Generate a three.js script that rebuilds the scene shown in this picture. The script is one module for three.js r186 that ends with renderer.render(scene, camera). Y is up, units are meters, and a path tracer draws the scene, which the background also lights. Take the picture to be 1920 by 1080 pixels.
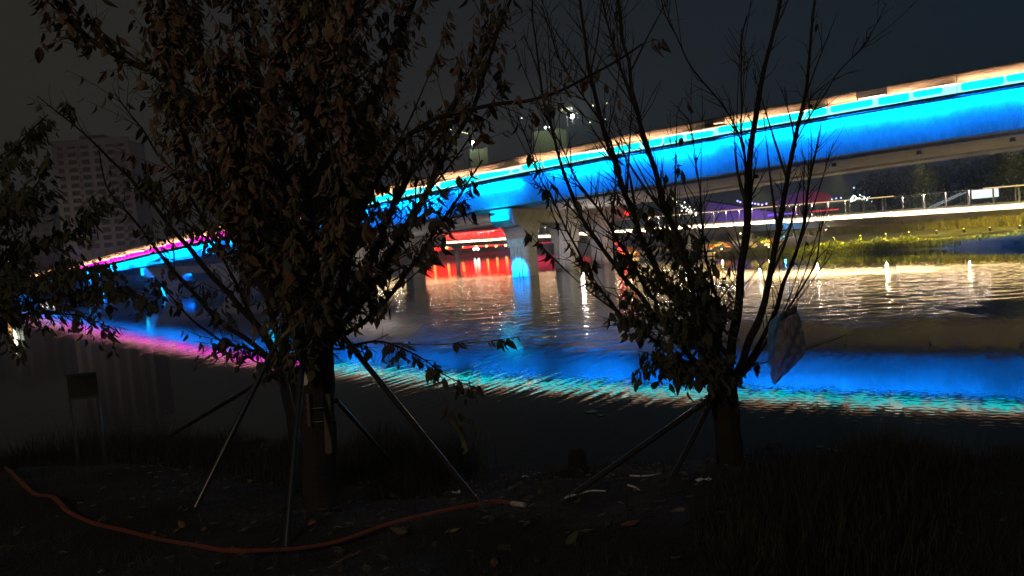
import * as THREE from 'three';
import { mergeGeometries } from 'three/addons/utils/BufferGeometryUtils.js';
import { RoundedBoxGeometry } from 'three/addons/geometries/RoundedBoxGeometry.js';
import { RectAreaLightUniformsLib } from 'three/addons/lights/RectAreaLightUniformsLib.js';
RectAreaLightUniformsLib.init();
// ---------------------------------------------------------------- camera, sky, sun, exposure
const scene = new THREE.Scene();
const EYE = 2.4, FPX = 1397;
const camera = new THREE.PerspectiveCamera(2 * Math.atan(540 / FPX) * 180 / Math.PI, 16 / 9, 0.1, 3000);
camera.rotation.order = 'XZY';
camera.position.set(0, EYE, 0);
camera.quaternion.setFromEuler(new THREE.Euler(-Math.atan(83 / FPX), 0, 0)).multiply(new THREE.Quaternion().setFromEuler(new THREE.Euler(0, 0, -0.087)));
camera.updateMatrixWorld(true);
const renderer = new THREE.WebGLRenderer({ antialias: true });
renderer.toneMapping = THREE.LinearToneMapping;
renderer.toneMappingExposure = 1.0;
renderer.shadowMap.enabled = true;

let seed = 20241;
const rnd = () => { seed = (seed + 0x6d2b79f5) | 0; let t = Math.imul(seed ^ (seed >>> 15), 1 | seed); t = (t + Math.imul(t ^ (t >>> 7), 61 | t)) ^ t; return ((t ^ (t >>> 14)) >>> 0) / 4294967296; };
const rr = (a, b) => a + (b - a) * rnd();
const gauss = () => (rnd() + rnd() + rnd() + rnd() - 2) * 1.0;
const V = (x, y, z) => new THREE.Vector3(x, y, z);
const lerp = THREE.MathUtils.lerp, clamp = THREE.MathUtils.clamp, smooth = THREE.MathUtils.smoothstep;

// night sky: a city glow, warm to the west (left), cool blue to the east where the lit bridge is
{
  const w = 256, h = 128, d = new Float32Array(w * h * 4);
  const warm = [0.0232, 0.0222, 0.0180], mid = [0.0140, 0.0180, 0.0212], cool = [0.0062, 0.0160, 0.0275];
  for (let j = 0; j < h; j++) for (let i = 0; i < w; i++) {
    const el = (j + 0.5) / h * Math.PI - Math.PI / 2, az = ((i + 0.5) / w - 0.5) * 2 * Math.PI;
    const x = Math.cos(el) * Math.cos(az), t = clamp(x * 0.95 + 0.5, 0, 1);
    const hgt = lerp(1.18, 0.62, smooth(Math.sin(el), 0.0, 0.75));
    for (let c = 0; c < 3; c++) d[(j * w + i) * 4 + c] = hgt * (t < 0.5 ? lerp(warm[c], mid[c], t * 2) : lerp(mid[c], cool[c], t * 2 - 1));
    d[(j * w + i) * 4 + 3] = 1;
  }
  const t = new THREE.DataTexture(d, w, h, THREE.RGBAFormat, THREE.FloatType);
  t.mapping = THREE.EquirectangularReflectionMapping; t.magFilter = t.minFilter = THREE.LinearFilter; t.needsUpdate = true;
  scene.background = t; scene.environment = t;
}
const sun = new THREE.DirectionalLight(new THREE.Color(0.8, 0.85, 1.0), 0.006);   // veiled moon, high behind the camera
sun.position.set(-30, 80, 50); sun.shadow.radius = 30; sun.castShadow = true;
Object.assign(sun.shadow.camera, { left: -60, right: 60, top: 60, bottom: -60, near: 1, far: 300 });
scene.add(sun, sun.target);

// ---------------------------------------------------------------- helpers
const used = {};
const numbered = (n) => { used[n] = (used[n] ?? 0) + 1; return used[n] === 1 ? n : n + '_' + String(used[n] - 1).padStart(3, '0'); };
function tag(o, label, category, group, kind) {
  if (label) o.userData.label = label;
  if (category) o.userData.category = category;
  if (group) o.userData.group = group;
  if (kind) o.userData.kind = kind;
  return o;
}
function thing(name, label, category, pos = [0, 0, 0], turn = 0, group) {
  const o = new THREE.Group(); o.name = numbered(name); o.position.set(...pos); o.rotation.y = turn; scene.add(o);
  return tag(o, label, category, group);
}
function mesh(name, geo, mat, parent = scene) {
  const g = Array.isArray(geo) ? (geo.length > 1 ? merge(geo) : geo[0]) : geo;
  const m = new THREE.Mesh(g, mat); m.name = parent === scene ? numbered(name) : name; m.castShadow = m.receiveShadow = true; parent.add(m); return m;
}
function merge(list) {
  const col = list.some((g) => g.attributes.color);
  return mergeGeometries(list.map((g) => {
    g = g.index ? g.toNonIndexed() : g;
    for (const k of Object.keys(g.attributes)) if (!['position', 'normal', 'uv', ...(col ? ['color'] : [])].includes(k)) g.deleteAttribute(k);
    if (!g.attributes.uv) g.setAttribute('uv', new THREE.BufferAttribute(new Float32Array(g.attributes.position.count * 2), 2));
    return g;
  }));
}
// a box from corner to corner
const bx = (x0, x1, y0, y1, z0, z1, nx = 1) => new THREE.BoxGeometry(x1 - x0, y1 - y0, z1 - z0, nx, 1, 1).translate((x0 + x1) / 2, (y0 + y1) / 2, (z0 + z1) / 2);
function bar(a, b, r, n = 6, r2 = r) {
  const d = b.clone().sub(a), g = new THREE.CylinderGeometry(r2, r, d.length(), n, 1);
  return g.applyQuaternion(new THREE.Quaternion().setFromUnitVectors(V(0, 1, 0), d.normalize())).translate((a.x + b.x) / 2, (a.y + b.y) / 2, (a.z + b.z) / 2);
}
// a point of the scene from where the photograph shows it and how deep it stands
function at(px, py, D) {
  const d = V((px - 960) / FPX, -(py - 540) / FPX, -1).applyQuaternion(camera.quaternion);
  return camera.position.clone().addScaledVector(d, D / -d.z);
}
function onY(px, py, y) {
  const d = V((px - 960) / FPX, -(py - 540) / FPX, -1).applyQuaternion(camera.quaternion);
  return camera.position.clone().addScaledVector(d, (y - EYE) / d.y);
}
function areaLight(name, pos, dir, w, h, color, intensity, along) {
  const l = new THREE.RectAreaLight(color, intensity, w, h); l.name = name;
  const z = dir.clone().normalize().negate(), x = along.clone().addScaledVector(z, -along.dot(z)).normalize(), y = z.clone().cross(x);
  l.quaternion.setFromRotationMatrix(new THREE.Matrix4().makeBasis(x, y, z)); l.position.copy(pos); scene.add(l); return l;
}
function pointLight(pos, color, intensity, radius = 3) { const l = new THREE.PointLight(color, intensity); l.position.copy(pos); l.castShadow = true; l.shadow.radius = radius; scene.add(l); return l; }
function spot(pos, target, color, intensity, angle, pen = 0.2, radius = 3) {
  const l = new THREE.SpotLight(color, intensity, 0, angle, pen); l.position.copy(pos); l.target.position.copy(target); l.castShadow = true; l.shadow.radius = radius; scene.add(l, l.target); return l;
}
const ORD = ['first', 'second', 'third', 'fourth', 'fifth', 'sixth', 'seventh', 'eighth', 'ninth', 'tenth'];
const C = (r, g, b) => new THREE.Color().setRGB(r, g, b);
const std = (r, g, b, rough = 0.8, o = {}) => new THREE.MeshStandardMaterial({ color: C(r, g, b), roughness: rough, ...o });
const glow = (r, g, b, k = 1, base = 0.3) => new THREE.MeshStandardMaterial({ color: C(base, base, base), roughness: 0.6, emissive: C(r, g, b), emissiveIntensity: k });

// ---------------------------------------------------------------- textures (own colour and grain only)
function valueNoise(n, seedN) {   // tileable n x n lattice noise
  const a = new Float32Array(n * n); let s = seedN; const r = () => { s = (s * 1664525 + 1013904223) >>> 0; return s / 4294967296; };
  for (let i = 0; i < n * n; i++) a[i] = r();
  return (u, v) => { u = ((u % 1) + 1) % 1 * n; v = ((v % 1) + 1) % 1 * n; const i = Math.floor(u), j = Math.floor(v), f = u - i, g = v - j, S = (t) => t * t * (3 - 2 * t), at2 = (x, y) => a[(y % n) * n + (x % n)];
    return lerp(lerp(at2(i, j), at2(i + 1, j), S(f)), lerp(at2(i, j + 1), at2(i + 1, j + 1), S(f)), S(g)); };
}
function noiseTexture(size, octaves, lo, hi, seedN, stretch = [1, 1]) {
  const ns = octaves.map(([n, w], k) => [valueNoise(n, seedN + k * 77), w]), d = new Uint8Array(size * size * 4), W = octaves.reduce((s, o) => s + o[1], 0);
  for (let j = 0; j < size; j++) for (let i = 0; i < size; i++) {
    let v = 0; for (const [f, w] of ns) v += w * f(i / size * stretch[0], j / size * stretch[1]);
    v /= W; for (let c = 0; c < 3; c++) d[(j * size + i) * 4 + c] = 255 * clamp(lerp(lo[c], hi[c], clamp((v - 0.5) * 1.8 + 0.5, 0, 1)), 0, 1); d[(j * size + i) * 4 + 3] = 255;
  }
  const t = new THREE.DataTexture(d, size, size); t.wrapS = t.wrapT = THREE.RepeatWrapping; t.magFilter = t.minFilter = THREE.LinearFilter; t.needsUpdate = true; return t;
}
const grey = noiseTexture(512, [[8, 1], [32, 1], [128, 1], [256, 0.8]], [0.55, 0.55, 0.55], [1, 1, 1], 5);   // multiplies a colour
const bumpT = noiseTexture(512, [[32, 1], [128, 1.2], [256, 1]], [0, 0, 0], [1, 1, 1], 91);
const barkT = noiseTexture(512, [[16, 1], [64, 1.5], [128, 1]], [0.35, 0.35, 0.35], [1, 1, 1], 31, [2, 1]);
const scaled = (t, u, v = u) => { const c = t.clone(); c.repeat.set(u, v); c.needsUpdate = true; return c; };
// ripples on the river: a sum of waves, tileable over 24 m
function rippleTexture(far) {
  const N = 1024, T = far ? 21 : 13, waves = [], S = 0.055; let s = far ? 4242 : 777; const r = () => { s = (s * 1664525 + 1013904223) >>> 0; return s / 4294967296; };
  const add = (L, ang, spread, slope, count) => { for (let k = 0; k < count; k++) { const l = L * (0.7 + 0.6 * r()), a = ang + (r() - 0.5) * 2 * spread, n = Math.round(T / l * Math.cos(a)), m = Math.round(T / l * Math.sin(a)); if (n || m) waves.push([n, m, slope * (0.5 + r()) / Math.sqrt(count), r() * 6.283]); } };
  if (far) {   // ruffled water: short crossing waves
    add(1.3, 0.9, 1.2, 0.0055, 14); add(0.7, 1.2, 1.4, 0.0110, 20); add(0.4, 1.0, 1.57, 0.0125, 22); add(0.22, 1.2, 1.57, 0.0090, 18); add(4, 1.2, 1.0, 0.0020, 5);
  } else {     // calm water: fine ridges running away to the right
    add(0.23, -0.60, 0.18, 0.0042, 16); add(0.16, -0.68, 0.35, 0.0034, 16); add(0.46, -0.55, 0.3, 0.0034, 8); add(0.12, -0.7, 1.57, 0.0034, 18); add(1.4, 0.6, 1.2, 0.0008, 6); add(4, 0.9, 1.5, 0.0005, 5);
  }
  const gx = new Float32Array(N * N), gy = new Float32Array(N * N);
  for (const [n, m, sl, ph] of waves) {
    const L = Math.hypot(n, m), kx = n / L * sl * 1.414, ky = m / L * sl * 1.414, cx = [], cy = [];
    for (let i = 0; i < N; i++) { const a = 6.28318530718 * n * i / N, b = 6.28318530718 * m * i / N + ph; cx.push([Math.cos(a), Math.sin(a)]); cy.push([Math.cos(b), Math.sin(b)]); }
    for (let j = 0; j < N; j++) for (let i = 0; i < N; i++) { const c = cx[i][0] * cy[j][0] - cx[i][1] * cy[j][1]; gx[j * N + i] += kx * c; gy[j * N + i] += ky * c; }
  }
  const d = new Uint8Array(N * N * 4);
  for (let i = 0; i < N * N; i++) { d[i * 4] = 255 * clamp(0.5 - gx[i] / S / 2, 0, 1); d[i * 4 + 1] = 255 * clamp(0.5 - gy[i] / S / 2, 0, 1); d[i * 4 + 2] = 255; d[i * 4 + 3] = 255; }
  const t = new THREE.DataTexture(d, N, N); t.wrapS = t.wrapT = THREE.RepeatWrapping; t.magFilter = t.minFilter = THREE.LinearFilter; t.needsUpdate = true;
  return [t, S, T];
}

// ---------------------------------------------------------------- materials
const M = {
  concrete: std(0.42, 0.40, 0.38, 0.85, { map: scaled(grey, 0.25), bumpMap: scaled(bumpT, 0.5), bumpScale: 0.006 }),
  fascia: std(0.40, 0.40, 0.40, 0.75, { map: scaled(grey, 0.12, 0.3) }),
  dark: std(0.03, 0.035, 0.045, 0.5),
  steel: std(0.35, 0.36, 0.38, 0.4, { metalness: 0.6 }),
  paleSteel: std(0.55, 0.52, 0.48, 0.45),
  glass: new THREE.MeshPhysicalMaterial({ color: C(0.86, 0.93, 0.92), roughness: 0.03, transmission: 1, thickness: 0, ior: 1.5 }),
  bark: std(0.024, 0.020, 0.017, 0.92, { map: scaled(barkT, 3, 1), bumpMap: scaled(barkT, 3, 1), bumpScale: 0.012 }),
  twig: std(0.04, 0.033, 0.03, 0.9),
  leafV: new THREE.MeshPhysicalMaterial({ color: C(1, 1, 1), roughness: 0.9, transmission: 0.4, thickness: 0, vertexColors: true, side: THREE.DoubleSide }),
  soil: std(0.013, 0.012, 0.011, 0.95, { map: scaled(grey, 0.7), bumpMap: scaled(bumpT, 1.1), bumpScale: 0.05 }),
  bank: std(0.06, 0.055, 0.04, 0.95, { map: scaled(grey, 0.1) }),
};
// ---------------------------------------------------------------- the setting: river, near bank, far banks
const groundH = (x, z) => {
  const D = -z, edge = 8.6 + 1.6 * smooth(-x, 0.8, 4) - 1.0 * smooth(x, 1.0, 4), top = 0.9 + 0.06 * Math.sin(x * 1.3) * Math.sin(z * 1.1 + 1);
  const bump = 0.025 * Math.sin(x * 5.1 + z * 2.3) + 0.02 * Math.sin(x * 2.2 - z * 6.4 + 1.7) + 0.012 * Math.sin(x * 11 + z * 9);
  return top - 0.95 * smooth(D, edge - 4.6, edge) ** 0.8 - 0.5 * smooth(D, edge - 0.4, edge + 3) + bump;
};
{
  const xs = [], zs = [];
  for (let x = -70; x < -9; x += 4) xs.push(x); for (let x = -9; x <= 9; x += 0.13) xs.push(x); for (let x = 10; x <= 70; x += 4) xs.push(x);
  for (let z = 60; z > 0; z -= 5) zs.push(z); for (let z = 0; z >= -13; z -= 0.13) zs.push(z);
  const pos = [], uv = [], idx = [], nx = xs.length;
  for (const z of zs) for (const x of xs) { pos.push(x, groundH(x, z), z); uv.push(x, z); }
  for (let j = 0; j < zs.length - 1; j++) for (let i = 0; i < nx - 1; i++) { const a = j * nx + i; idx.push(a, a + 1, a + nx, a + 1, a + nx + 1, a + nx); }
  const g = new THREE.BufferGeometry(); g.setAttribute('position', new THREE.Float32BufferAttribute(pos, 3)); g.setAttribute('uv', new THREE.Float32BufferAttribute(uv, 2)); g.setIndex(idx); g.computeVertexNormals();
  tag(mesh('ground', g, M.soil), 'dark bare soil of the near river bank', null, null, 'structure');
}
{
  const [calm, S, T] = rippleTexture(false), [rough, , T2] = rippleTexture(true);
  // calm under the near bank and to the left, ruffled by wind in midstream and to the right
  const xs = [], ds = [], pos = [], uv = [], nor = [], idx = [], g = new THREE.BufferGeometry(), NL = 14, cells = Array.from({ length: NL }, () => []), mats = [];
  for (let x = -500; x < -60; x += 20) xs.push(x); for (let x = -60; x <= 60; x += 1) xs.push(x); for (let x = 80; x <= 400; x += 20) xs.push(x);
  for (let d = -10; d < 6; d += 4) ds.push(d); for (let d = 6; d <= 70; d += 0.8) ds.push(d); for (let d = 80; d <= 640; d += 20) ds.push(d);
  const nx = xs.length; for (const D of ds) for (const x of xs) { pos.push(x, 0, -D); nor.push(0, 1, 0); uv.push(x + 0.4 * Math.sin(-D * 0.021 + x * 0.013), D + 0.4 * Math.sin(x * 0.017 + D * 0.011)); }
  for (let j = 0; j < ds.length - 1; j++) for (let i = 0; i < nx - 1; i++) {
    const D = (ds[j] + ds[j + 1]) / 2, x = (xs[i] + xs[i + 1]) / 2, w = 0.14 * (1 - smooth(-x / Math.max(D, 1), 0.08, 0.33)) + 0.86 * smooth(x / Math.max(D, 1), -0.27, 0.05) * smooth(D + 1.2 * Math.sin(x * 0.9) + 0.8 * Math.sin(x * 2.3 + D), 14, 21) * (1 - 0.85 * smooth(x / Math.max(D, 1), 0.2, 0.3) * smooth(D + 0.9 * Math.sin(x * 1.7), 25.5, 29.5)) * (1 - 0.8 * smooth(D, 46, 62)), a = j * nx + i, c = a + nx;
    cells[Math.min(NL - 1, Math.floor(w * NL))].push(a, a + 1, c, a + 1, c + 1, c);
  }
  cells.forEach((c, k) => {
    if (c.length) { g.addGroup(idx.length, c.length, mats.length); for (const v of c) idx.push(v);
      const w = (k + 0.5) / NL, far = w > 0.43, n = (far ? rough : calm).clone(), q = S * (far ? 0.55 + 0.6 * (w - 0.43) / 0.57 : 0.36 + 3.6 * Math.min(w, 0.18) + 1.6 * Math.max(0, w - 0.18)); n.repeat.setScalar(1 / (far ? T2 : T)); n.needsUpdate = true;
      mats.push(new THREE.MeshPhysicalMaterial({ color: C(0.006, 0.009, 0.011), roughness: far ? 0.10 : 0.03, ior: 1.333, normalMap: n, normalScale: new THREE.Vector2(q, q) })); }
  });
  g.setAttribute('position', new THREE.Float32BufferAttribute(pos, 3)); g.setAttribute('normal', new THREE.Float32BufferAttribute(nor, 3)); g.setAttribute('uv', new THREE.Float32BufferAttribute(uv, 2)); g.setIndex(idx);
  tag(mesh('river_water', g, mats), 'dark rippled river mirroring the lit bridge', null, null, 'structure');
}
const bankEdge = [[90, -3], [60, -8], [42, -17], [33, -27], [27, -36], [23, -45], [20, -50], [16.5, -58], [14, -75], [11, -100], [6, -150], [0, -208], [-30, -214], [-58, -190], [-76, -155], [-88, -136], [-125, -124], [-210, -112], [-360, -95]];
const bankDir = (x, z) => V(x + 20, 0, z + 62).normalize();
const bankP = (i, t, off) => { const a = bankEdge[i], b = bankEdge[i + 1], x = lerp(a[0], b[0], t), z = lerp(a[1], b[1], t), d = bankDir(x, z); return V(x + d.x * off, 0, z + d.z * off); };
const bankRows = [[-3, -0.9], [0, -0.1], [0.7, 0.35], [4, 0.6], [9, 1.0], [18, 1.7], [60, 2.2], [500, 3]];
const bankH = (off) => { for (let k = 1; k < bankRows.length; k++) if (off <= bankRows[k][0]) { const [a, h] = bankRows[k - 1], [b, i] = bankRows[k]; return lerp(h, i, (off - a) / (b - a)); } return 3; };
{
  const pos = [], uv = [], idx = [], cols = []; let n = 0;
  for (let i = 0; i < bankEdge.length - 1; i++) for (let k = 0; k < 8; k++) cols.push([i, k / 8]); cols.push([bankEdge.length - 2, 1]);
  const R = bankRows.length;
  for (const [i, t] of cols) for (const [off, h] of bankRows) { const p = bankP(i, t, off + (off > 0.5 && off < 30 ? 0.6 * Math.sin(i * 5 + t * 9) : 0)); pos.push(p.x, h, p.z); uv.push(p.x, p.z); n++; }
  for (let c = 0; c < cols.length - 1; c++) for (let r = 0; r < R - 1; r++) { const a = c * R + r; idx.push(a, a + 1, a + R, a + 1, a + R + 1, a + R); }
  const g = new THREE.BufferGeometry(); g.setAttribute('position', new THREE.Float32BufferAttribute(pos, 3)); g.setAttribute('uv', new THREE.Float32BufferAttribute(uv, 2)); g.setIndex(idx); g.computeVertexNormals();
  tag(mesh('far_bank', g, M.bank), 'dark land beyond the river with a low grassy edge', null, null, 'structure');
}

// ---------------------------------------------------------------- the main bridge
const deckLine = new THREE.CatmullRomCurve3([[-150, 4.0, -216], [-120, 4.1, -176], [-95, 4.3, -144], [-72, 4.62, -117], [-54, 5.1, -96.6], [-36, 5.85, -77.5], [-20, 6.55, -62], [0.76, 8.13, -50.8], [16.3, 9.1, -44.4], [26, 9.46, -39.6], [36, 9.6, -34.2], [48, 9.6, -27.5], [60, 9.6, -20]].map((p) => V(...p)), false, 'centripetal');
deckLine.arcLengthDivisions = 1200;
const deckLen = deckLine.getLength();
const frameAt = (s) => { const u = clamp(s / deckLen, 0, 1), p = deckLine.getPointAt(u), t = deckLine.getTangentAt(u); t.y = 0; t.normalize(); return { p, t, n: t.clone().cross(V(0, 1, 0)) }; };
const DEPTHS = [[-200, 1.9], [-60, 2.0], [-37, 2.3], [-20, 2.5], [-8, 2.85], [0, 3.1], [10, 3.42], [200, 3.5]];   // girder depth from the hedge top, by x
const depthK = (s) => { const x = frameAt(s).p.x, k = DEPTHS.findIndex((d) => d[0] >= x), [a, p] = DEPTHS[k - 1], [b, q] = DEPTHS[k]; return lerp(p, q, (x - a) / (b - a)) / 3.3; };
const deckPt = (s, v, o) => { const f = frameAt(s); return f.p.clone().addScaledVector(f.n, o).add(V(0, v, 0)); };
const sOfX = (x) => { let a = 0, b = deckLen; for (let k = 0; k < 40; k++) { const m = (a + b) / 2; if (frameAt(m).p.x < x) a = m; else b = m; } return a; };
// bends a straight piece (x along the bridge, y up from its top edge, z outwards) along the deck line
function bend(g, scaleDepth = false) {
  const p = g.attributes.position, nn = g.attributes.normal;
  for (let i = 0; i < p.count; i++) {
    const s = p.getX(i); let v = p.getY(i); const o = p.getZ(i), f = frameAt(s);
    if (scaleDepth && v < -1.33) v = v > -3.31 ? -1.33 + (v + 1.33) * ((3.3 * depthK(s) - 1.33) / (3.3 - 1.33)) : v + 3.3 - 3.3 * depthK(s);
    p.setXYZ(i, f.p.x + f.n.x * o, f.p.y + v, f.p.z + f.n.z * o);
    const a = nn.getX(i), b = nn.getY(i), c = nn.getZ(i); nn.setXYZ(i, f.t.x * a + f.n.x * c, b, f.t.z * a + f.n.z * c);
  }
  return g;
}
const bridge = thing('road_bridge', 'long arched road bridge with a blue lit girder under a cyan and magenta light band', 'bridge');
const sA = sOfX(-118), sB = sOfX(52), SEG = 6.4, nSeg = Math.round((sB - sA) / SEG), sMag = sOfX(-11);
{
  // girder: fascia, soffit, far fascia, deck
  const prof = [[0.02, -1.13], [0.02, -1.33], [0.02, -1.6], [0.25, -3.31], [1.2, -3.34], [1.3, -3.5], [6.0, -3.74], [6.1, -3.62], [9.4, -3.62], [9.5, -3.76], [13.6, -3.74], [13.9, -3.4], [14.85, -1.5], [14.85, -1.13]];
  const sh = new THREE.Shape(prof.map(([o, v]) => new THREE.Vector2(o, v)));
  const steps = Math.round((sB - sA) / 2), g = new THREE.ExtrudeGeometry(sh, { depth: sB - sA, steps, bevelEnabled: false });
  g.translate(0, 0, sA).rotateY(Math.PI / 2);   // z -> x along; shape x -> -z
  mesh('girder', bend(g, true), M.concrete, bridge);
  const fs = new THREE.ExtrudeGeometry(new THREE.Shape([[0, -1.13], [0, -1.6], [0.22, -3.3], [0.26, -3.3], [0.04, -1.6], [0.04, -1.13]].map((p) => new THREE.Vector2(...p))), { depth: sB - sA, steps, bevelEnabled: false });
  mesh('fascia', bend(fs.translate(0, 0, sA).rotateY(Math.PI / 2).translate(0, 0, 0.03), true), M.fascia, bridge);
  mesh('ledge', bend(bx(sA, sB, -1.27, -1.15, 0.003, 0.56, steps)), M.concrete, bridge);
  mesh('road_deck', bend(bx(sA, sB, -1.12, -1.0, -14.8, -0.25, steps)), M.bank, bridge);
}
const cyanPanel = glow(0.0, 0.95, 1.0, 2.0), magPanel = glow(1.0, 0.0, 0.72, 2.0), cyanBase = glow(0.4, 1.0, 1.0, 1.25), magBase = glow(1.0, 0.2, 0.75, 1.3), orangeLed = glow(1.0, 0.5, 0.17, 1.3);
const hedgeMat = std(0.40, 0.40, 0.40, 0.95, { map: scaled(grey, 0.5), bumpMap: scaled(bumpT, 0.8), bumpScale: 0.02 });
const sGap0 = sOfX(20.3), sGap1 = sOfX(21.7);
for (let k = 0; k < nSeg; k++) {
  const s0 = sA + k * SEG + 0.015, s1 = s0 + SEG - 0.03, mag = s1 < sMag, sm = (s0 + s1) / 2, n = 4;
  mesh('light_panel', bend(bx(s0, s1, -1.14, -0.60, -0.05, 0.06, n)), mag ? magBase : cyanBase, bridge);
  if (sm > sOfX(-70)) {   // rounded coloured lozenges on the pale panel
    let a = s0 + 0.03 + 0.2 * rnd();
    while (a < s1 - 0.5) {
      const b = Math.min(a + rr(1.0, 2.7), s1 - 0.02), y0 = -1.135 + rr(0.09, 0.2), y1 = -0.61, q = Math.min(0.19, (b - a) * 0.3), sh = new THREE.Shape();
      sh.moveTo(a + q, y0); sh.lineTo(b - q, y0 + rr(-0.04, 0.04)); sh.quadraticCurveTo(b, y0, b, y0 + 0.2); sh.quadraticCurveTo(b, y1, b - q * 0.7, y1); sh.lineTo(a + q * 0.7, y1); sh.quadraticCurveTo(a, y1, a, y0 + 0.2); sh.quadraticCurveTo(a, y0, a + q, y0);
      mesh('lozenge', bend(new THREE.ExtrudeGeometry(sh, { depth: 0.025, bevelEnabled: false, curveSegments: 5 }).translate(0, 0, 0.063)), mag ? magPanel : cyanPanel, bridge);
      a = b + rr(0.04, 0.3);
    }
  }
  const gap = s0 < sGap1 && s1 > sGap0;
  mesh('led_strip', bend(bx(s0, s1, -0.592, -0.545, -0.02, 0.05, n)), orangeLed, bridge);
  // planter hedge along the parapet
  const parts = gap ? [[s0, Math.max(s0, sGap0)], [Math.min(s1, sGap1), s1]] : [[s0, s1]];
  for (const [a, b] of parts) if (b - a > 0.3) {
    const len = b - a, nx = Math.max(4, Math.round(len / 0.16)), g = new RoundedBoxGeometry(1, 0.55, 0.5, 2, 0.12), box = new THREE.BoxGeometry(len, 0.56, 0.55, nx, 6, 4), p = box.attributes.position;
    for (let i = 0; i < p.count; i++) {
      const x = p.getX(i), y = p.getY(i) / 0.28, z = p.getZ(i), w = a + x; const rnd1 = Math.sin(w * 7.3 + y * 3) * 0.5 + Math.sin(w * 17.1 + z * 9) * 0.3 + Math.sin(w * 31 + y * 11) * 0.2;
      p.setY(i, p.getY(i) + (y > 0 ? y * 0.02 * rnd1 : 0)); p.setZ(i, z * (1 - 0.25 * Math.max(0, y) ** 3) + 0.008 * rnd1 * Math.sign(z));
    }
    box.computeVertexNormals(); box.translate((a + b) / 2, -0.255, -0.36);
    mesh('parapet_hedge', bend(box), hedgeMat, bridge); g.dispose();
  }
  if (gap && s0 <= sGap0) mesh('unlit_tone_parapet', bend(bx(sGap0 + 0.02, sGap1 - 0.02, -0.5, -0.06, -0.6, -0.3, 4)), M.dark, bridge);  // near-black colour stands in for this stretch being unlit
  // lights: wash lamps under the ledge, warm strip at the hedge foot, the panels' own light
  const f = frameAt(sm), L = deckPt(s0, 0, 0).distanceTo(deckPt(s1, 0, 0));
  areaLight('fascia_wash', deckPt(sm, -1.40, 0.38), f.n.clone().multiplyScalar(-0.72).add(V(0, -0.69, 0)), L, 0.07, C(0, 0.195, 1), 780, f.t);
  areaLight('hedge_wash', deckPt(sm, -0.53, 0.10), f.n.clone().multiplyScalar(-0.8).add(V(0, 0.6, 0)), L, 0.05, C(1, 0.50, 0.24), 85, f.t);
  areaLight('panel_light', deckPt(sm, -0.87, 0.105), f.n, L, 0.5, mag ? C(1, 0, 0.72) : C(0, 0.95, 1), 0.35, f.t);
}
mesh('wash_housing', bend(bx(sA, sB, -1.40, -1.312, 0.39, 0.47, 80)), M.dark, bridge);
{
  const g = bend(bx(sOfX(12.6), sOfX(13.7), -0.54, -0.05, -0.09, 0.02, 2)); mesh('control_box', g, M.dark, bridge);
  mesh('lamp_strip', bend(bx(sGap0 + 0.1, sGap1 - 0.1, -0.54, -0.47, -0.02, 0.04, 2)), glow(1, 0.95, 0.9, 1.6), bridge);
}
// piers: three fluted columns under one arched cross beam
function fluted(h) {
  const a = 0.78, r = 0.3, sh = new THREE.Shape(), pts = [];
  const side = (x0, y0, x1, y1) => { for (const t of [0.2, 0.5, 0.8]) for (const [dt, dn] of [[-0.03, 0], [-0.018, 0.06], [0.018, 0.06], [0.03, 0]]) { const u = t + dt, nx = -(y1 - y0), ny = x1 - x0, l = Math.hypot(nx, ny); pts.push([lerp(x0, x1, u) + nx / l * dn, lerp(y0, y1, u) + ny / l * dn]); } };
  const corner = (cx, cy, a0) => { for (let k = 0; k <= 4; k++) { const t = a0 + k / 4 * Math.PI / 2; pts.push([cx + r * Math.cos(t), cy + r * Math.sin(t)]); } };
  corner(a - r, a - r, 0); side(a - r, a, -(a - r), a); corner(-(a - r), a - r, Math.PI / 2); side(-a, a - r, -a, -(a - r)); corner(-(a - r), -(a - r), Math.PI); side(-(a - r), -a, a - r, -a); corner(a - r, -(a - r), 1.5 * Math.PI); side(a, -(a - r), a, a - r);
  sh.setFromPoints(pts.map((p) => new THREE.Vector2(...p)));
  return new THREE.ExtrudeGeometry(sh, { depth: h, bevelEnabled: false }).rotateX(-Math.PI / 2);
}
const pierSpots = [[-0.45, 1], [-20.2, 0.9], [-40.5, 0.8], [-56.5, 0.7], [31.5, 0.6]], spotGlow = glow(0.1, 0.6, 1, 3);
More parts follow.
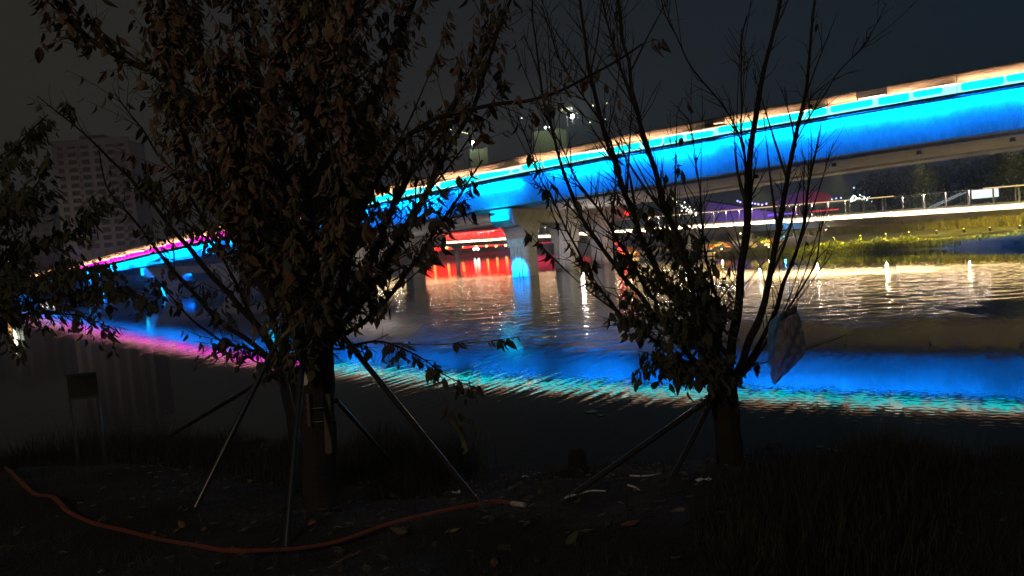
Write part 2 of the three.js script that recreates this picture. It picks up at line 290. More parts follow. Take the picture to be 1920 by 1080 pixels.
pierSpots.forEach(([x, k], i) => {
  const s = sOfX(x), f = frameAt(s), base = deckPt(s, 0, -0.3), dir = f.n.clone().negate().applyAxisAngle(V(0, 1, 0), -0.14), soff = f.p.y - 3.3 * depthK(s) - 0.28, pier = new THREE.Group();
  pier.name = 'pier'; pier.position.set(base.x, 0, base.z); pier.rotation.y = Math.atan2(-dir.z, dir.x) ; bridge.add(pier);   // local +x = along the bent, away from the near edge
  const SP = 6.35, X0 = 2.5, yB = soff - 1.55, R = 0.95, cols = [X0, X0 + SP, X0 + 2 * SP];
  // cross beam with rounded arches and flared column heads
  const sh = new THREE.Shape(); sh.moveTo(-0.1, soff + 0.03); sh.lineTo(-0.1, soff - 0.62); sh.lineTo(0.35, soff - 1.0);
  for (const c of cols) { sh.lineTo(c - 0.78 - R * 0.9, yB + 0.6); sh.quadraticCurveTo(c - 0.80, yB + 0.45, c - 0.78, yB - 0.9); sh.lineTo(c + 0.78, yB - 0.9); sh.quadraticCurveTo(c + 0.8, yB + 0.5, c + 0.78 + R, yB + 0.72); }
  sh.lineTo(cols[2] + 3.6, soff - 0.9); sh.lineTo(cols[2] + 3.6, soff + 0.03); sh.closePath();
  const cap = new THREE.ExtrudeGeometry(sh, { depth: 1.5, bevelEnabled: true, bevelSize: 0.09, bevelThickness: 0.09, bevelSegments: 2, curveSegments: 10 }).translate(0, 0, -0.75);
  mesh('cross_beam', cap, M.concrete, pier);
  for (const c of cols) mesh('column', fluted(yB - 0.9 + 1.4).translate(c, -1.4, 0), M.concrete, pier);
  const w = (lx, y, lz) => V(base.x + dir.x * lx + dir.z * -lz * 1, y, base.z + dir.z * lx + dir.x * lz);
  if (i < 2) for (const q of [-1, 1]) {   // added uplights, no fixture seen, brighten the soffit on both sides
    const g = new THREE.BoxGeometry(0.35, 0.2, 0.3).translate(cols[1], 0.75, q * 0.98); mesh('uplight', g, M.dark, pier);
    spot(w(cols[1], 0.95, q * 1.3), w(cols[1] - 2, 6, q * 8), C(1, 0.85, 0.8), 110, 1.15, 0.6, 6);
  }
  // floodlight slung below the fascia, aimed at the foot of the near column, and one washing the beam end
  const lamp = w(-1.1, soff - 0.35, 0.0), fx = new THREE.BoxGeometry(0.3, 0.16, 0.3).translate(-1.1, soff - 0.2, 0);
  mesh('floodlight', fx, M.dark, pier);
  spot(lamp, w(X0 - 0.78, -0.1, 0.0), C(0, 0.27, 1), 2100 * k, 0.21, 0.3, 4);
  areaLight('beam_end_wash', w(-0.95, soff - 0.2, 0), dir.clone().add(V(0, -0.35, 0)), 1.2, 0.06, C(0, 0.6, 1), 420, V(-dir.z, 0, dir.x));
});

// ---------------------------------------------------------------- the footbridge behind it
const fA = V(38, 1.98, -37.96), fB = V(-29, 4.35, -155.9), fLen = Math.hypot(fB.x - fA.x, fB.z - fA.z), fDir = V(fB.x - fA.x, 0, fB.z - fA.z).normalize(), fN = V(fDir.z, 0, -fDir.x);   // fN faces the river and the camera's side
if (fN.x > 0) fN.negate();
const fPt = (s, v, o) => V(fA.x + fDir.x * s + fN.x * o, lerp(fA.y, fB.y, s / fLen) + v, fA.z + fDir.z * s + fN.z * o);
const foot = thing('footbridge', 'long low footbridge with glass railing and warm lit edge crossing behind the road bridge', 'footbridge');
function fBox(s0, s1, v0, v1, o0, o1) {
  const pts = []; for (const s of [s0, s1]) for (const v of [v0, v1]) for (const o of [o0, o1]) pts.push(fPt(s, v, o));
  const q = (a, b, c, d) => [a, b, c, a, c, d].flatMap((i) => pts[i].toArray()), g = new THREE.BufferGeometry();
  g.setAttribute('position', new THREE.Float32BufferAttribute([...q(0, 1, 3, 2), ...q(4, 6, 7, 5), ...q(0, 4, 5, 1), ...q(2, 3, 7, 6), ...q(0, 2, 6, 4), ...q(1, 5, 7, 3)], 3));
  g.setAttribute('uv', new THREE.Float32BufferAttribute(new Float32Array(72), 2)); g.computeVertexNormals(); return g;
}
{
  const prof = [[0, 0], [0.05, -0.05], [0.05, -0.36], [0, -0.42], [-0.9, -0.95], [-2.0, -0.95], [-2.9, -0.42], [-2.9, 0]], pos = [], uv = [];
  for (let k = 0; k < 40; k++) { const s0 = fLen * k / 40, s1 = fLen * (k + 1) / 40;
    prof.forEach((a, i) => { const b = prof[(i + 1) % prof.length]; const P = [fPt(s0, a[1], a[0]), fPt(s1, a[1], a[0]), fPt(s1, b[1], b[0]), fPt(s0, b[1], b[0])]; for (const j of [0, 2, 1, 0, 3, 2]) { pos.push(...P[j].toArray()); uv.push(j === 1 || j === 2 ? s1 : s0, j > 1 ? 1 : 0); } }); }
  const g = new THREE.BufferGeometry(); g.setAttribute('position', new THREE.Float32BufferAttribute(pos, 3)); g.setAttribute('uv', new THREE.Float32BufferAttribute(uv, 2)); g.computeVertexNormals();
  mesh('deck', g, std(0.5, 0.47, 0.43, 0.7, { map: scaled(grey, 0.1, 0.3) }), foot);
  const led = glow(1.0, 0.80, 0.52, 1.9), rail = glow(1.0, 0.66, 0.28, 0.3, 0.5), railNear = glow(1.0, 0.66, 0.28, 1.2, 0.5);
  const NL = 14;
  for (let k = 0; k < NL; k++) {
    const s0 = fLen * k / NL + 0.02, s1 = fLen * (k + 1) / NL - 0.02;
    mesh('led_strip', fBox(s0, s1, -0.14, -0.02, 0.052, 0.10), led, foot);
    mesh('kerb', fBox(s0, s1, 0.0, 0.12, -0.22, -0.10), M.paleSteel, foot);
    areaLight('edge_light', fPt((s0 + s1) / 2, -0.16, 0.16), fN.clone().multiplyScalar(-0.55).add(V(0, -0.83, 0)), s1 - s0, 0.06, C(1, 0.74, 0.44), 170, fDir);
    areaLight('edge_spill', fPt((s0 + s1) / 2, -0.22, 0.12), fN, s1 - s0, 0.36, C(1, 0.66, 0.27), 6.5, fDir);
    areaLight('rail_light', fPt((s0 + s1) / 2, 1.05, -0.06), V(0, -1, 0), s1 - s0, 0.05, C(1, 0.76, 0.70), 300, fDir);
  }
  const step = 1.56, nP = Math.floor(fLen / step), paneSteel = M.paleSteel;
  for (let k = 0; k <= nP; k++) {
    const s = k * step; if (fPt(s, 0, 0).x < -26) continue;
    mesh('post', fBox(s - 0.035, s + 0.035, 0, 1.08, -0.10, -0.02), paneSteel, foot);
    if (k % 2 === 0) mesh('post', fBox(s - 0.03, s + 0.03, 0, 1.08, -2.84, -2.78), paneSteel, foot);
    if (k < nP) { const p = mesh('glass_pane', fBox(s + 0.06, s + step - 0.06, 0.1, 1.02, -0.066, -0.054), M.glass, foot); p.castShadow = false; }
  }
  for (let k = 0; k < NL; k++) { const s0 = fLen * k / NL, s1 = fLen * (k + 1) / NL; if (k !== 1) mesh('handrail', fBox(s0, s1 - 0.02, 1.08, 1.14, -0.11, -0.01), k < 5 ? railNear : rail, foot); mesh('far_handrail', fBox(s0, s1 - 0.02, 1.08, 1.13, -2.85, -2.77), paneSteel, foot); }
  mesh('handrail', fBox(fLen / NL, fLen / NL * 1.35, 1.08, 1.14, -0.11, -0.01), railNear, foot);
  // supports
  for (const D of [103, 122, 141]) { const s = (D - 37.96) / (155.9 - 37.96) * fLen, top = fPt(s, -0.9, -1.4), h = top.y + 1; const g = [new THREE.CylinderGeometry(0.32, 0.32, h, 14).translate(top.x, top.y - h / 2, top.z), new THREE.CylinderGeometry(0.36, 0.36, 0.14, 14).translate(top.x, 0.5, top.z)]; mesh('support_pile', g, M.steel, foot); mesh('pile_head', fBox(s - 0.4, s + 0.4, -1.35, -0.9, -2.3, -0.5), M.steel, foot); }
  for (const D of [57.3, 74.5, 88]) { const s = (D - 37.96) / (155.9 - 37.96) * fLen; mesh('support_wall', fBox(s - 0.45, s + 0.45, -2.9, -0.9, -2.2, -0.5), M.concrete, foot); }
}
// ---------------------------------------------------------------- leaves, branches
function leafGeo(L, W, fold, curl, col) {   // ovate pointed blade, folded on the midrib; base at the origin, along -y
  const rows = [0, 0.12, 0.35, 0.6, 0.82, 1], wid = [0.02, 0.55, 1, 0.86, 0.45, 0], pos = [], nor = [], uv = [], c = [];
  const P = (t, side) => { const k = rows.findIndex((r) => r >= t), w = wid[k] * W / 2; return [side * w * Math.cos(fold), -t * L * (1 - 0.12 * curl * t), -w * Math.abs(side) * Math.sin(fold) + curl * 0.35 * L * t * t]; };
  for (let i = 0; i < rows.length - 1; i++) for (const s of [-1, 1]) {
    const a = P(rows[i], 0), b = P(rows[i], s), d = P(rows[i + 1], 0), e = P(rows[i + 1], s);
    for (const tri of s > 0 ? [[a, d, b], [b, d, e]] : [[a, b, d], [b, e, d]]) for (const p of tri) { pos.push(...p); uv.push(p[0] / W, p[1] / L); c.push(...col); }
  }
  const g = new THREE.BufferGeometry(); g.setAttribute('position', new THREE.Float32BufferAttribute(pos, 3)); g.setAttribute('uv', new THREE.Float32BufferAttribute(uv, 2)); g.setAttribute('color', new THREE.Float32BufferAttribute(c, 3)); g.computeVertexNormals();
  return g;
}
function taper(pts, r0, r1, sides = 7, knobs = 0.06) {
  const cv = new THREE.CatmullRomCurve3(pts), n = Math.max(6, Math.round(cv.getLength() / 0.06)), g = new THREE.TubeGeometry(cv, Math.min(n, 48), 1, sides, false), p = g.attributes.position, T = Math.min(n, 48);
  const ph = rnd() * 6;
  for (let i = 0; i < p.count; i++) { const ring = Math.floor(i / (sides + 1)), t = ring / T, c = cv.getPointAt(t), a = (i % (sides + 1)) / sides * 6.283, r = lerp(r0, r1, t) * (1 + knobs * Math.sin(t * 23 + a * 2 + ph) + knobs * 0.7 * Math.sin(t * 57 + a * 3)); p.setXYZ(i, c.x + (p.getX(i) - c.x) * r, c.y + (p.getY(i) - c.y) * r, c.z + (p.getZ(i) - c.z) * r); }
  const uv = g.attributes.uv, L = cv.getLength(); for (let i = 0; i < uv.count; i++) uv.setXY(i, uv.getX(i) * L * 1.2, uv.getY(i));
  g.computeVertexNormals(); return g;
}
const thinBar = (a, b, r) => { const d = b.clone().sub(a), g = new THREE.CylinderGeometry(r * 0.6, r, d.length(), 4, 1, true); return g.applyQuaternion(new THREE.Quaternion().setFromUnitVectors(V(0, 1, 0), d.normalize())).translate((a.x + b.x) / 2, (a.y + b.y) / 2, (a.z + b.z) / 2); };
// a broadleaf tree: limbs given as lines of [photo x, photo y, depth], sprays of twigs with hanging leaves along them
const low2 = (o, p) => { const d = (typeof o.leaf === 'function' ? o.leaf(p) : o.leaf) * 0.12; return Math.floor(d) + (rnd() < d % 1 ? 1 : 0); };
function leafyTree(o) {
  const t = thing('broadleaf_tree', o.label, 'tree', [o.base.x, 0, o.base.z], 0), inv = V(-o.base.x, 0, -o.base.z), move = (g) => g.translate(inv.x, inv.y, inv.z);
  mesh('trunk', move(taper(o.trunk, o.r0, o.r1, 12, 0.05)), M.bark, t);
  const twigs = [], leaves = [];
  const cols = o.cols;
  const addLeaf = (p, out, size) => {
    const yaw = Math.atan2(out.x, out.z) + gauss() * 0.9, pitch = rr(-0.15, 0.95), L = size * rr(0.45, 1.35);
    const m = new THREE.Matrix4().compose(p, new THREE.Quaternion().setFromEuler(new THREE.Euler(-pitch, yaw, gauss() * 0.5, 'YXZ')), V(L, L, L)); leaves.push([p, m, Math.floor(rnd() * 6), o.pick(p)]);
  };
  for (const lb of o.limbs) {
    const pts = lb.p.map(([x, y, D]) => at(x, y, D)); if (lb.root) pts.unshift(lb.root);
    const c0 = new THREE.CatmullRomCurve3(pts), nK = Math.max(5, Math.round(c0.getLength() / 0.16)), kp = c0.getSpacedPoints(nK).map((p, k) => k && k < nK ? p.add(V(gauss() * 0.011, gauss() * 0.008, gauss() * 0.011)) : p);
    const cv = new THREE.CatmullRomCurve3(kp), len = cv.getLength();
    if (o.side) for (let k = 0; k < Math.round(len * o.side); k++) {
      const u = rr(0.28, 0.92), a = cv.getPointAt(u), d = cv.getTangentAt(u).multiplyScalar(0.9).add(V(gauss() * 0.55, 0.15, gauss() * 0.4)).normalize(), L = rr(0.3, 0.85) * (1.2 - u * 0.5), r = lerp(lb.r, lb.r1 ?? lb.r * 0.35, u) * 0.45, m1 = a.clone().addScaledVector(d, L * 0.4), b2 = a.clone().addScaledVector(d, L).add(V(gauss() * 0.04, 0.06 * L, gauss() * 0.04));
      mesh('branch', move(taper([a, m1, b2], r, 0.0022, 5)), M.twig, t);
      for (let q = 0; q < 5; q++) { const w = rr(0.25, 1), e = m1.clone().lerp(b2, w), dd = d.clone().add(V(gauss() * 0.7, 0.2, gauss() * 0.6)).normalize(), f = e.clone().addScaledVector(dd, rr(0.06, 0.2)); twigs.push(thinBar(e, f, 0.0022)); const nl = low2(o, e); for (let z = 0; z < nl; z++) addLeaf(e.clone().lerp(f, rnd()), dd, o.size); }
    }
    mesh('limb', move(taper(kp, lb.r * (o.lr ?? 1), (lb.r1 ?? lb.r * 0.35) * (o.lr ?? 1), 7)), M.bark, t);
    const nTw = Math.round((lb.twigs ?? Math.round(len * 9)) * (o.tw ?? 1));
    for (let k = 0; k < nTw; k++) {
      const u = rr(lb.u0 ?? 0.2, 1), p0 = cv.getPointAt(u), tan = cv.getTangentAt(u), rad = V(gauss(), gauss() * 0.7, gauss()).normalize(), dir = tan.clone().multiplyScalar(0.8).addScaledVector(rad, 0.75).add(V(0, lb.up ?? 0.25, 0)).normalize();
      const tl = rr(0.14, lb.tl ?? 0.5) * (1.15 - 0.4 * u), mid = p0.clone().addScaledVector(dir, tl * 0.5).add(V(gauss() * 0.02, gauss() * 0.02, gauss() * 0.02)), end = p0.clone().addScaledVector(dir, tl).add(V(0, -0.04 * tl, 0));
      const tr = 0.0028 + 0.0022 * (1 - u); twigs.push(thinBar(p0, mid, tr), thinBar(mid, end, tr * 0.65));
      if (rnd() < 0.5) { const e2 = mid.clone().addScaledVector(dir, tl * 0.3).add(V(gauss() * 0.08, gauss() * 0.06, gauss() * 0.08)); twigs.push(thinBar(mid, e2, tr * 0.5)); }
      const dens = typeof lb.leaf === 'function' ? lb.leaf(p0, u) : lb.leaf ?? o.leaf;
      const nl = Math.round(dens * tl * rr(0.6, 1.4));
      for (let j = 0; j < nl; j++) { const w = rr(0.15, 1.05), q = (w < 0.5 ? p0.clone().lerp(mid, w * 2) : mid.clone().lerp(end, w * 2 - 1)).add(V(gauss() * 0.025, gauss() * 0.02, gauss() * 0.025)); addLeaf(q, dir.clone().add(rad), o.size); }
    }
  }
  if (twigs.length) tag(mesh('twigs', move(merge(twigs)), M.twig, t), null, null, null, 'stuff');
  // the 300 nearest leaves as parts, the rest as one mass
  const q = new THREE.Vector3();
  leaves.sort((a, b) => -a[0].z - -b[0].z);
  const inView = ([p]) => { q.copy(p).project(camera); return Math.abs(q.x) < 1 && Math.abs(q.y) < 1; };
  const big = new Set(leaves.filter(inView).slice(0, 300)), rest = [];
  const shapes = {}; const shape = (v, c) => shapes[v + '_' + c] ??= leafGeo(1, [0.4, 0.46, 0.5, 0.42, 0.36, 0.54][v], [0.35, 0.15, 0.5, 0.25, 0.6, 0.1][v], [0.5, 0.9, 0.2, -0.4, 1.2, 0.6][v], cols[c]);
  for (const l of leaves) {
    if (big.has(l)) { const m = mesh('leaf', shape(l[2], l[3]), M.leafV, t); m.applyMatrix4(l[1]); m.position.add(inv); }
    else rest.push(shape(l[2], l[3]).clone().applyMatrix4(l[1]));
  }
  if (rest.length) tag(mesh('foliage', move(merge(rest)), M.leafV, t), null, null, null, 'stuff');
  console.log(o.label, leaves.length, 'leaves', t.children.length, 'children');
  return t;
}
// colours of leaves: olive, dark green, russet, brown red, dull yellow
const LEAFC = [[0.055, 0.052, 0.022], [0.035, 0.045, 0.02], [0.11, 0.06, 0.032], [0.12, 0.05, 0.03], [0.12, 0.095, 0.035]];
// --- the large tree left of centre
{
  const base = onY(600, 930, 0.86), D0 = -base.z, crown = at(598, 640, D0);
  const pick = (p) => { const r = rnd(), red = clamp((p.y - 2.1) / 1.2 + 0.12 + gauss() * 0.25, 0, 1); return r < red * 0.72 ? (rnd() < 0.5 ? 2 : 3) : rnd() < 0.45 ? 0 : rnd() < 0.7 ? 1 : 4; };
  const c = (dx, dy, dz = 0) => crown.clone().add(V(dx, dy, dz));
  leafyTree({ label: 'large leafy russet tree left of the middle with a thick staked trunk', base, trunk: [base.clone().setY(0.6), at(600, 850, D0), at(597, 740, D0), crown], r0: 0.122, r1: 0.098, cols: LEAFC, pick, size: 0.073, tw: 1.6, side: 1.6, leaf: 45,
    limbs: [
      { root: c(0, -0.05), p: [[588, 520, D0], [582, 330, D0 - 0.1], [590, 150, D0 - 0.25], [600, -60, D0 - 0.4]], r: 0.055, r1: 0.025, twigs: 62 },
      { root: c(-0.05, -0.02), p: [[540, 520, D0 - 0.1], [508, 350, D0 - 0.2], [505, 200, D0 - 0.3], [535, 70, D0 - 0.3], [552, -50, D0 - 0.3]], r: 0.05, r1: 0.02, twigs: 60 },
      { root: c(0.04, 0), p: [[645, 520, D0 + 0.1], [678, 360, D0 + 0.15], [700, 200, D0 + 0.2], [745, 80, D0 + 0.2], [790, -40, D0 + 0.2]], r: 0.042, r1: 0.018, twigs: 58 },
      { root: c(0.06, 0.03), p: [[690, 500, D0 + 0.3], [760, 340, D0 + 0.4], [850, 200, D0 + 0.45], [930, 60, D0 + 0.5], [970, -30, D0 + 0.5]], r: 0.03, r1: 0.01, twigs: 40, leaf: 15 },
      { root: c(0.05, 0.0), p: [[680, 560, D0 - 0.3], [760, 430, D0 - 0.5], [830, 300, D0 - 0.6], [900, 170, D0 - 0.65], [940, 40, D0 - 0.7]], r: 0.026, r1: 0.008, twigs: 38, leaf: 15 },
      { root: c(0.03, 0.25), p: [[660, 430, D0 - 0.4], [760, 260, D0 - 0.7], [880, 205, D0 - 0.85], [1000, 185, D0 - 0.95], [1110, 140, D0 - 1.0], [1205, 82, D0 - 1.05]], r: 0.022, r1: 0.005, twigs: 30, leaf: (p, u) => u > 0.9 ? 46 : u > 0.62 ? 26 : 14, tl: 0.24, up: -0.15 },
      { root: c(0.05, -0.02), p: [[700, 590, D0 - 0.2], [770, 500, D0 - 0.3], [840, 400, D0 - 0.3], [905, 300, D0 - 0.35]], r: 0.018, r1: 0.005, twigs: 24, leaf: 15, tl: 0.32 },
      { root: c(-0.06, 0.0), p: [[510, 500, D0 + 0.2], [440, 330, D0 + 0.3], [400, 180, D0 + 0.35], [350, 40, D0 + 0.3], [330, -50, D0 + 0.3]], r: 0.04, r1: 0.015, twigs: 62 },
      { root: c(-0.06, 0.02), p: [[500, 540, D0 - 0.3], [410, 390, D0 - 0.45], [350, 270, D0 - 0.5], [330, 130, D0 - 0.6], [300, -30, D0 - 0.6]], r: 0.03, r1: 0.012, twigs: 50, u0: 0.3 },
      { root: c(-0.05, 0.3), p: [[520, 330, D0 - 0.4], [420, 220, D0 - 0.7], [300, 140, D0 - 0.8], [190, 88, D0 - 0.85], [130, 40, D0 - 0.9], [90, -20, D0 - 0.9]], r: 0.03, r1: 0.013, twigs: 46, leaf: 24, tl: 0.32, up: 0.0 },
      { root: c(-0.06, -0.02), p: [[520, 570, D0 + 0.1], [420, 470, D0 + 0.2], [330, 330, D0 + 0.3], [270, 250, D0 + 0.3], [215, 175, D0 + 0.3]], r: 0.022, r1: 0.004, twigs: 18, leaf: 7 },
      { root: c(-0.04, 0.1), p: [[560, 430, D0 + 0.6], [520, 250, D0 + 0.9], [470, 90, D0 + 1.0], [440, -30, D0 + 1.0]], r: 0.03, r1: 0.012, twigs: 56 },
      { root: c(0.02, 0.1), p: [[620, 430, D0 + 0.6], [640, 260, D0 + 0.8], [650, 90, D0 + 0.9], [690, -40, D0 + 0.9]], r: 0.03, r1: 0.012, twigs: 54 },
      { root: c(0, 0.05, 0.05), p: [[610, 500, D0 - 0.5], [650, 330, D0 - 0.8], [640, 150, D0 - 1.0], [670, -20, D0 - 1.1]], r: 0.026, r1: 0.01, twigs: 42 },
      { root: c(0, 0.0, 0.05), p: [[560, 540, D0 - 0.4], [480, 400, D0 - 0.7], [450, 250, D0 - 0.9], [430, 90, D0 - 1.0]], r: 0.026, r1: 0.01, twigs: 42 },
      { root: c(0.03, -0.03), p: [[640, 655, D0 - 0.1], [720, 640, D0 - 0.2], [790, 672, D0 - 0.25], [840, 705, D0 - 0.3], [880, 724, D0 - 0.3]], r: 0.009, r1: 0.003, twigs: 16, leaf: (p, u) => u > 0.5 ? 34 : 22, tl: 0.13, up: -0.35, u0: 0.25 },
      { root: c(-0.04, -0.05), p: [[560, 615, D0 - 0.3], [600, 560, D0 - 0.55], [630, 480, D0 - 0.65]], r: 0.012, r1: 0.005, twigs: 34, leaf: 34, tl: 0.34, up: -0.2, u0: 0.1 },
      { root: c(-0.04, -0.05), p: [[555, 600, D0 - 0.35], [520, 520, D0 - 0.55], [470, 460, D0 - 0.6]], r: 0.012, r1: 0.005, twigs: 30, leaf: 30, tl: 0.34, up: -0.2, u0: 0.1 },
      { root: c(0.02, -0.02), p: [[640, 590, D0 - 0.1], [690, 540, D0 - 0.1], [720, 470, D0 - 0.1]], r: 0.012, r1: 0.004, twigs: 24, leaf: 26, tl: 0.3, up: -0.1, u0: 0.1 },
    ] });
}
// --- the slimmer tree close behind it
{
  const base = onY(566, 880, 0.72), D0 = -base.z, crown = at(540, 690, D0), c = (dx, dy) => crown.clone().add(V(dx, dy, 0));
  const pick = () => rnd() < 0.5 ? 1 : rnd() < 0.7 ? 0 : 2;
  leafyTree({ label: 'slim dark tree close behind the large russet tree, leaning left', base, trunk: [base.clone().setY(0.45), at(558, 800, D0), at(545, 740, D0), crown], r0: 0.085, r1: 0.07, cols: LEAFC, pick, size: 0.08, tw: 0.85, side: 0.8, leaf: 30,
    limbs: [
      { root: c(-0.02, -0.02), p: [[490, 620, D0], [400, 520, D0 + 0.1], [300, 400, D0 + 0.2], [200, 290, D0 + 0.2], [150, 245, D0 + 0.2], [70, 180, D0 + 0.2]], r: 0.03, r1: 0.004, twigs: 16, leaf: (p, u) => u > 0.62 ? 0 : 20, up: 0.1 },
      { root: c(-0.03, -0.04), p: [[480, 650, D0 - 0.2], [400, 590, D0 - 0.2], [320, 500, D0 - 0.2], [240, 400, D0 - 0.1], [200, 350, D0], [185, 280, D0]], r: 0.024, r1: 0.004, twigs: 26, leaf: (p, u) => u > 0.8 ? 4 : 24, tl: 0.36 },
      { root: c(-0.03, -0.06), p: [[490, 665, D0 + 0.2], [420, 640, D0 + 0.2], [350, 590, D0 + 0.2], [290, 520, D0 + 0.2]], r: 0.016, r1: 0.004, twigs: 26, leaf: 20, tl: 0.34, up: 0 },
      { root: c(-0.01, 0.0), p: [[500, 560, D0], [450, 440, D0 + 0.1], [400, 320, D0 + 0.2], [360, 200, D0 + 0.2]], r: 0.028, r1: 0.008, twigs: 50 },
      { root: c(0.0, 0.0), p: [[530, 580, D0 + 0.2], [500, 460, D0 + 0.4], [470, 330, D0 + 0.4]], r: 0.022, r1: 0.008, twigs: 36 },
      { root: c(-0.02, -0.02), p: [[470, 590, D0 + 0.2], [410, 470, D0 + 0.3], [310, 390, D0 + 0.4], [270, 330, D0 + 0.4]], r: 0.02, r1: 0.005, twigs: 30, leaf: 22 },
      { root: c(0.02, -0.03), p: [[590, 620, D0 + 0.2], [650, 560, D0 + 0.3], [700, 500, D0 + 0.3]], r: 0.014, r1: 0.004, twigs: 22, leaf: 20, tl: 0.3 },
      { root: c(-0.04, -0.08), p: [[500, 690, D0 - 0.1], [470, 670, D0 - 0.15], [430, 640, D0 - 0.2]], r: 0.01, r1: 0.004, twigs: 18, leaf: 34, tl: 0.24, up: -0.25, u0: 0.1 },
      { root: c(0.0, -0.05), p: [[560, 660, D0 - 0.1], [590, 640, D0 - 0.1]], r: 0.008, r1: 0.004, twigs: 16, leaf: 30, tl: 0.26, up: -0.2, u0: 0.1 },
    ] });
}
// --- the tree whose crown reaches in from the left edge
{
  const base = onY(-330, 900, 0.85), D0 = 5.6; base.z = -D0; const crown = at(-260, 520, D0), c = (dx, dy) => crown.clone().add(V(dx, dy, 0)), pick = () => rnd() < 0.75 ? 1 : 0;
  base.x = crown.x;
  leafyTree({ label: 'dark green tree reaching in from the left edge of the view', base, trunk: [base.clone().setY(0.5), base.clone().setY(1.2), crown], r0: 0.1, r1: 0.07, cols: LEAFC, pick, size: 0.075, tw: 1.2, leaf: 40,
    limbs: [
      { root: c(0, 0), p: [[-150, 430, D0], [-50, 340, D0], [20, 290, D0 - 0.1], [60, 240, D0 - 0.1], [90, 215, D0 - 0.1]], r: 0.03, r1: 0.004, twigs: 44, tl: 0.4, u0: 0.35 },
      { root: c(0, -0.03), p: [[-150, 500, D0 - 0.2], [-40, 440, D0 - 0.2], [30, 390, D0 - 0.2], [80, 330, D0 - 0.2]], r: 0.028, r1: 0.004, twigs: 54, tl: 0.4, u0: 0.35 },
      { root: c(0, -0.05), p: [[-150, 540, D0 + 0.1], [-30, 500, D0 + 0.1], [60, 470, D0 + 0.1], [150, 430, D0 + 0.1], [180, 400, D0 + 0.1]], r: 0.026, r1: 0.004, twigs: 54, tl: 0.36, u0: 0.35 },
      { root: c(0, -0.08), p: [[-140, 580, D0 - 0.1], [0, 580, D0 - 0.1], [100, 560, D0 - 0.1], [200, 545, D0 - 0.1], [262, 560, D0 - 0.1]], r: 0.024, r1: 0.004, twigs: 66, tl: 0.3, u0: 0.35, up: 0.0 },
      { root: c(0, -0.08), p: [[-140, 560, D0 + 0.3], [0, 540, D0 + 0.3], [100, 515, D0 + 0.3], [190, 500, D0 + 0.3]], r: 0.024, r1: 0.004, twigs: 66, tl: 0.34, u0: 0.35, up: 0.0 },
      { root: c(0, -0.06), p: [[-140, 570, D0 - 0.2], [-30, 540, D0 - 0.2], [40, 525, D0 - 0.25], [110, 520, D0 - 0.25]], r: 0.02, r1: 0.003, twigs: 60, tl: 0.32, u0: 0.45, up: -0.05, leaf: 50 },
      { root: c(0, -0.1), p: [[-140, 610, D0], [-40, 600, D0], [60, 590, D0], [140, 590, D0], [215, 618, D0 - 0.1]], r: 0.02, r1: 0.003, twigs: 44, tl: 0.24, u0: 0.4, up: -0.2, leaf: 24 },
      { root: c(0, -0.05), p: [[-130, 470, D0 - 0.4], [-30, 400, D0 - 0.4], [40, 370, D0 - 0.4]], r: 0.024, r1: 0.004, twigs: 40, tl: 0.4, u0: 0.3 },
      { root: c(0, -0.1), p: [[-140, 600, D0 - 0.4], [-60, 580, D0 - 0.5], [0, 600, D0 - 0.5], [20, 640, D0 - 0.5]], r: 0.018, r1: 0.003, twigs: 24, tl: 0.25, u0: 0.4, up: -0.2 },
    ] });
}
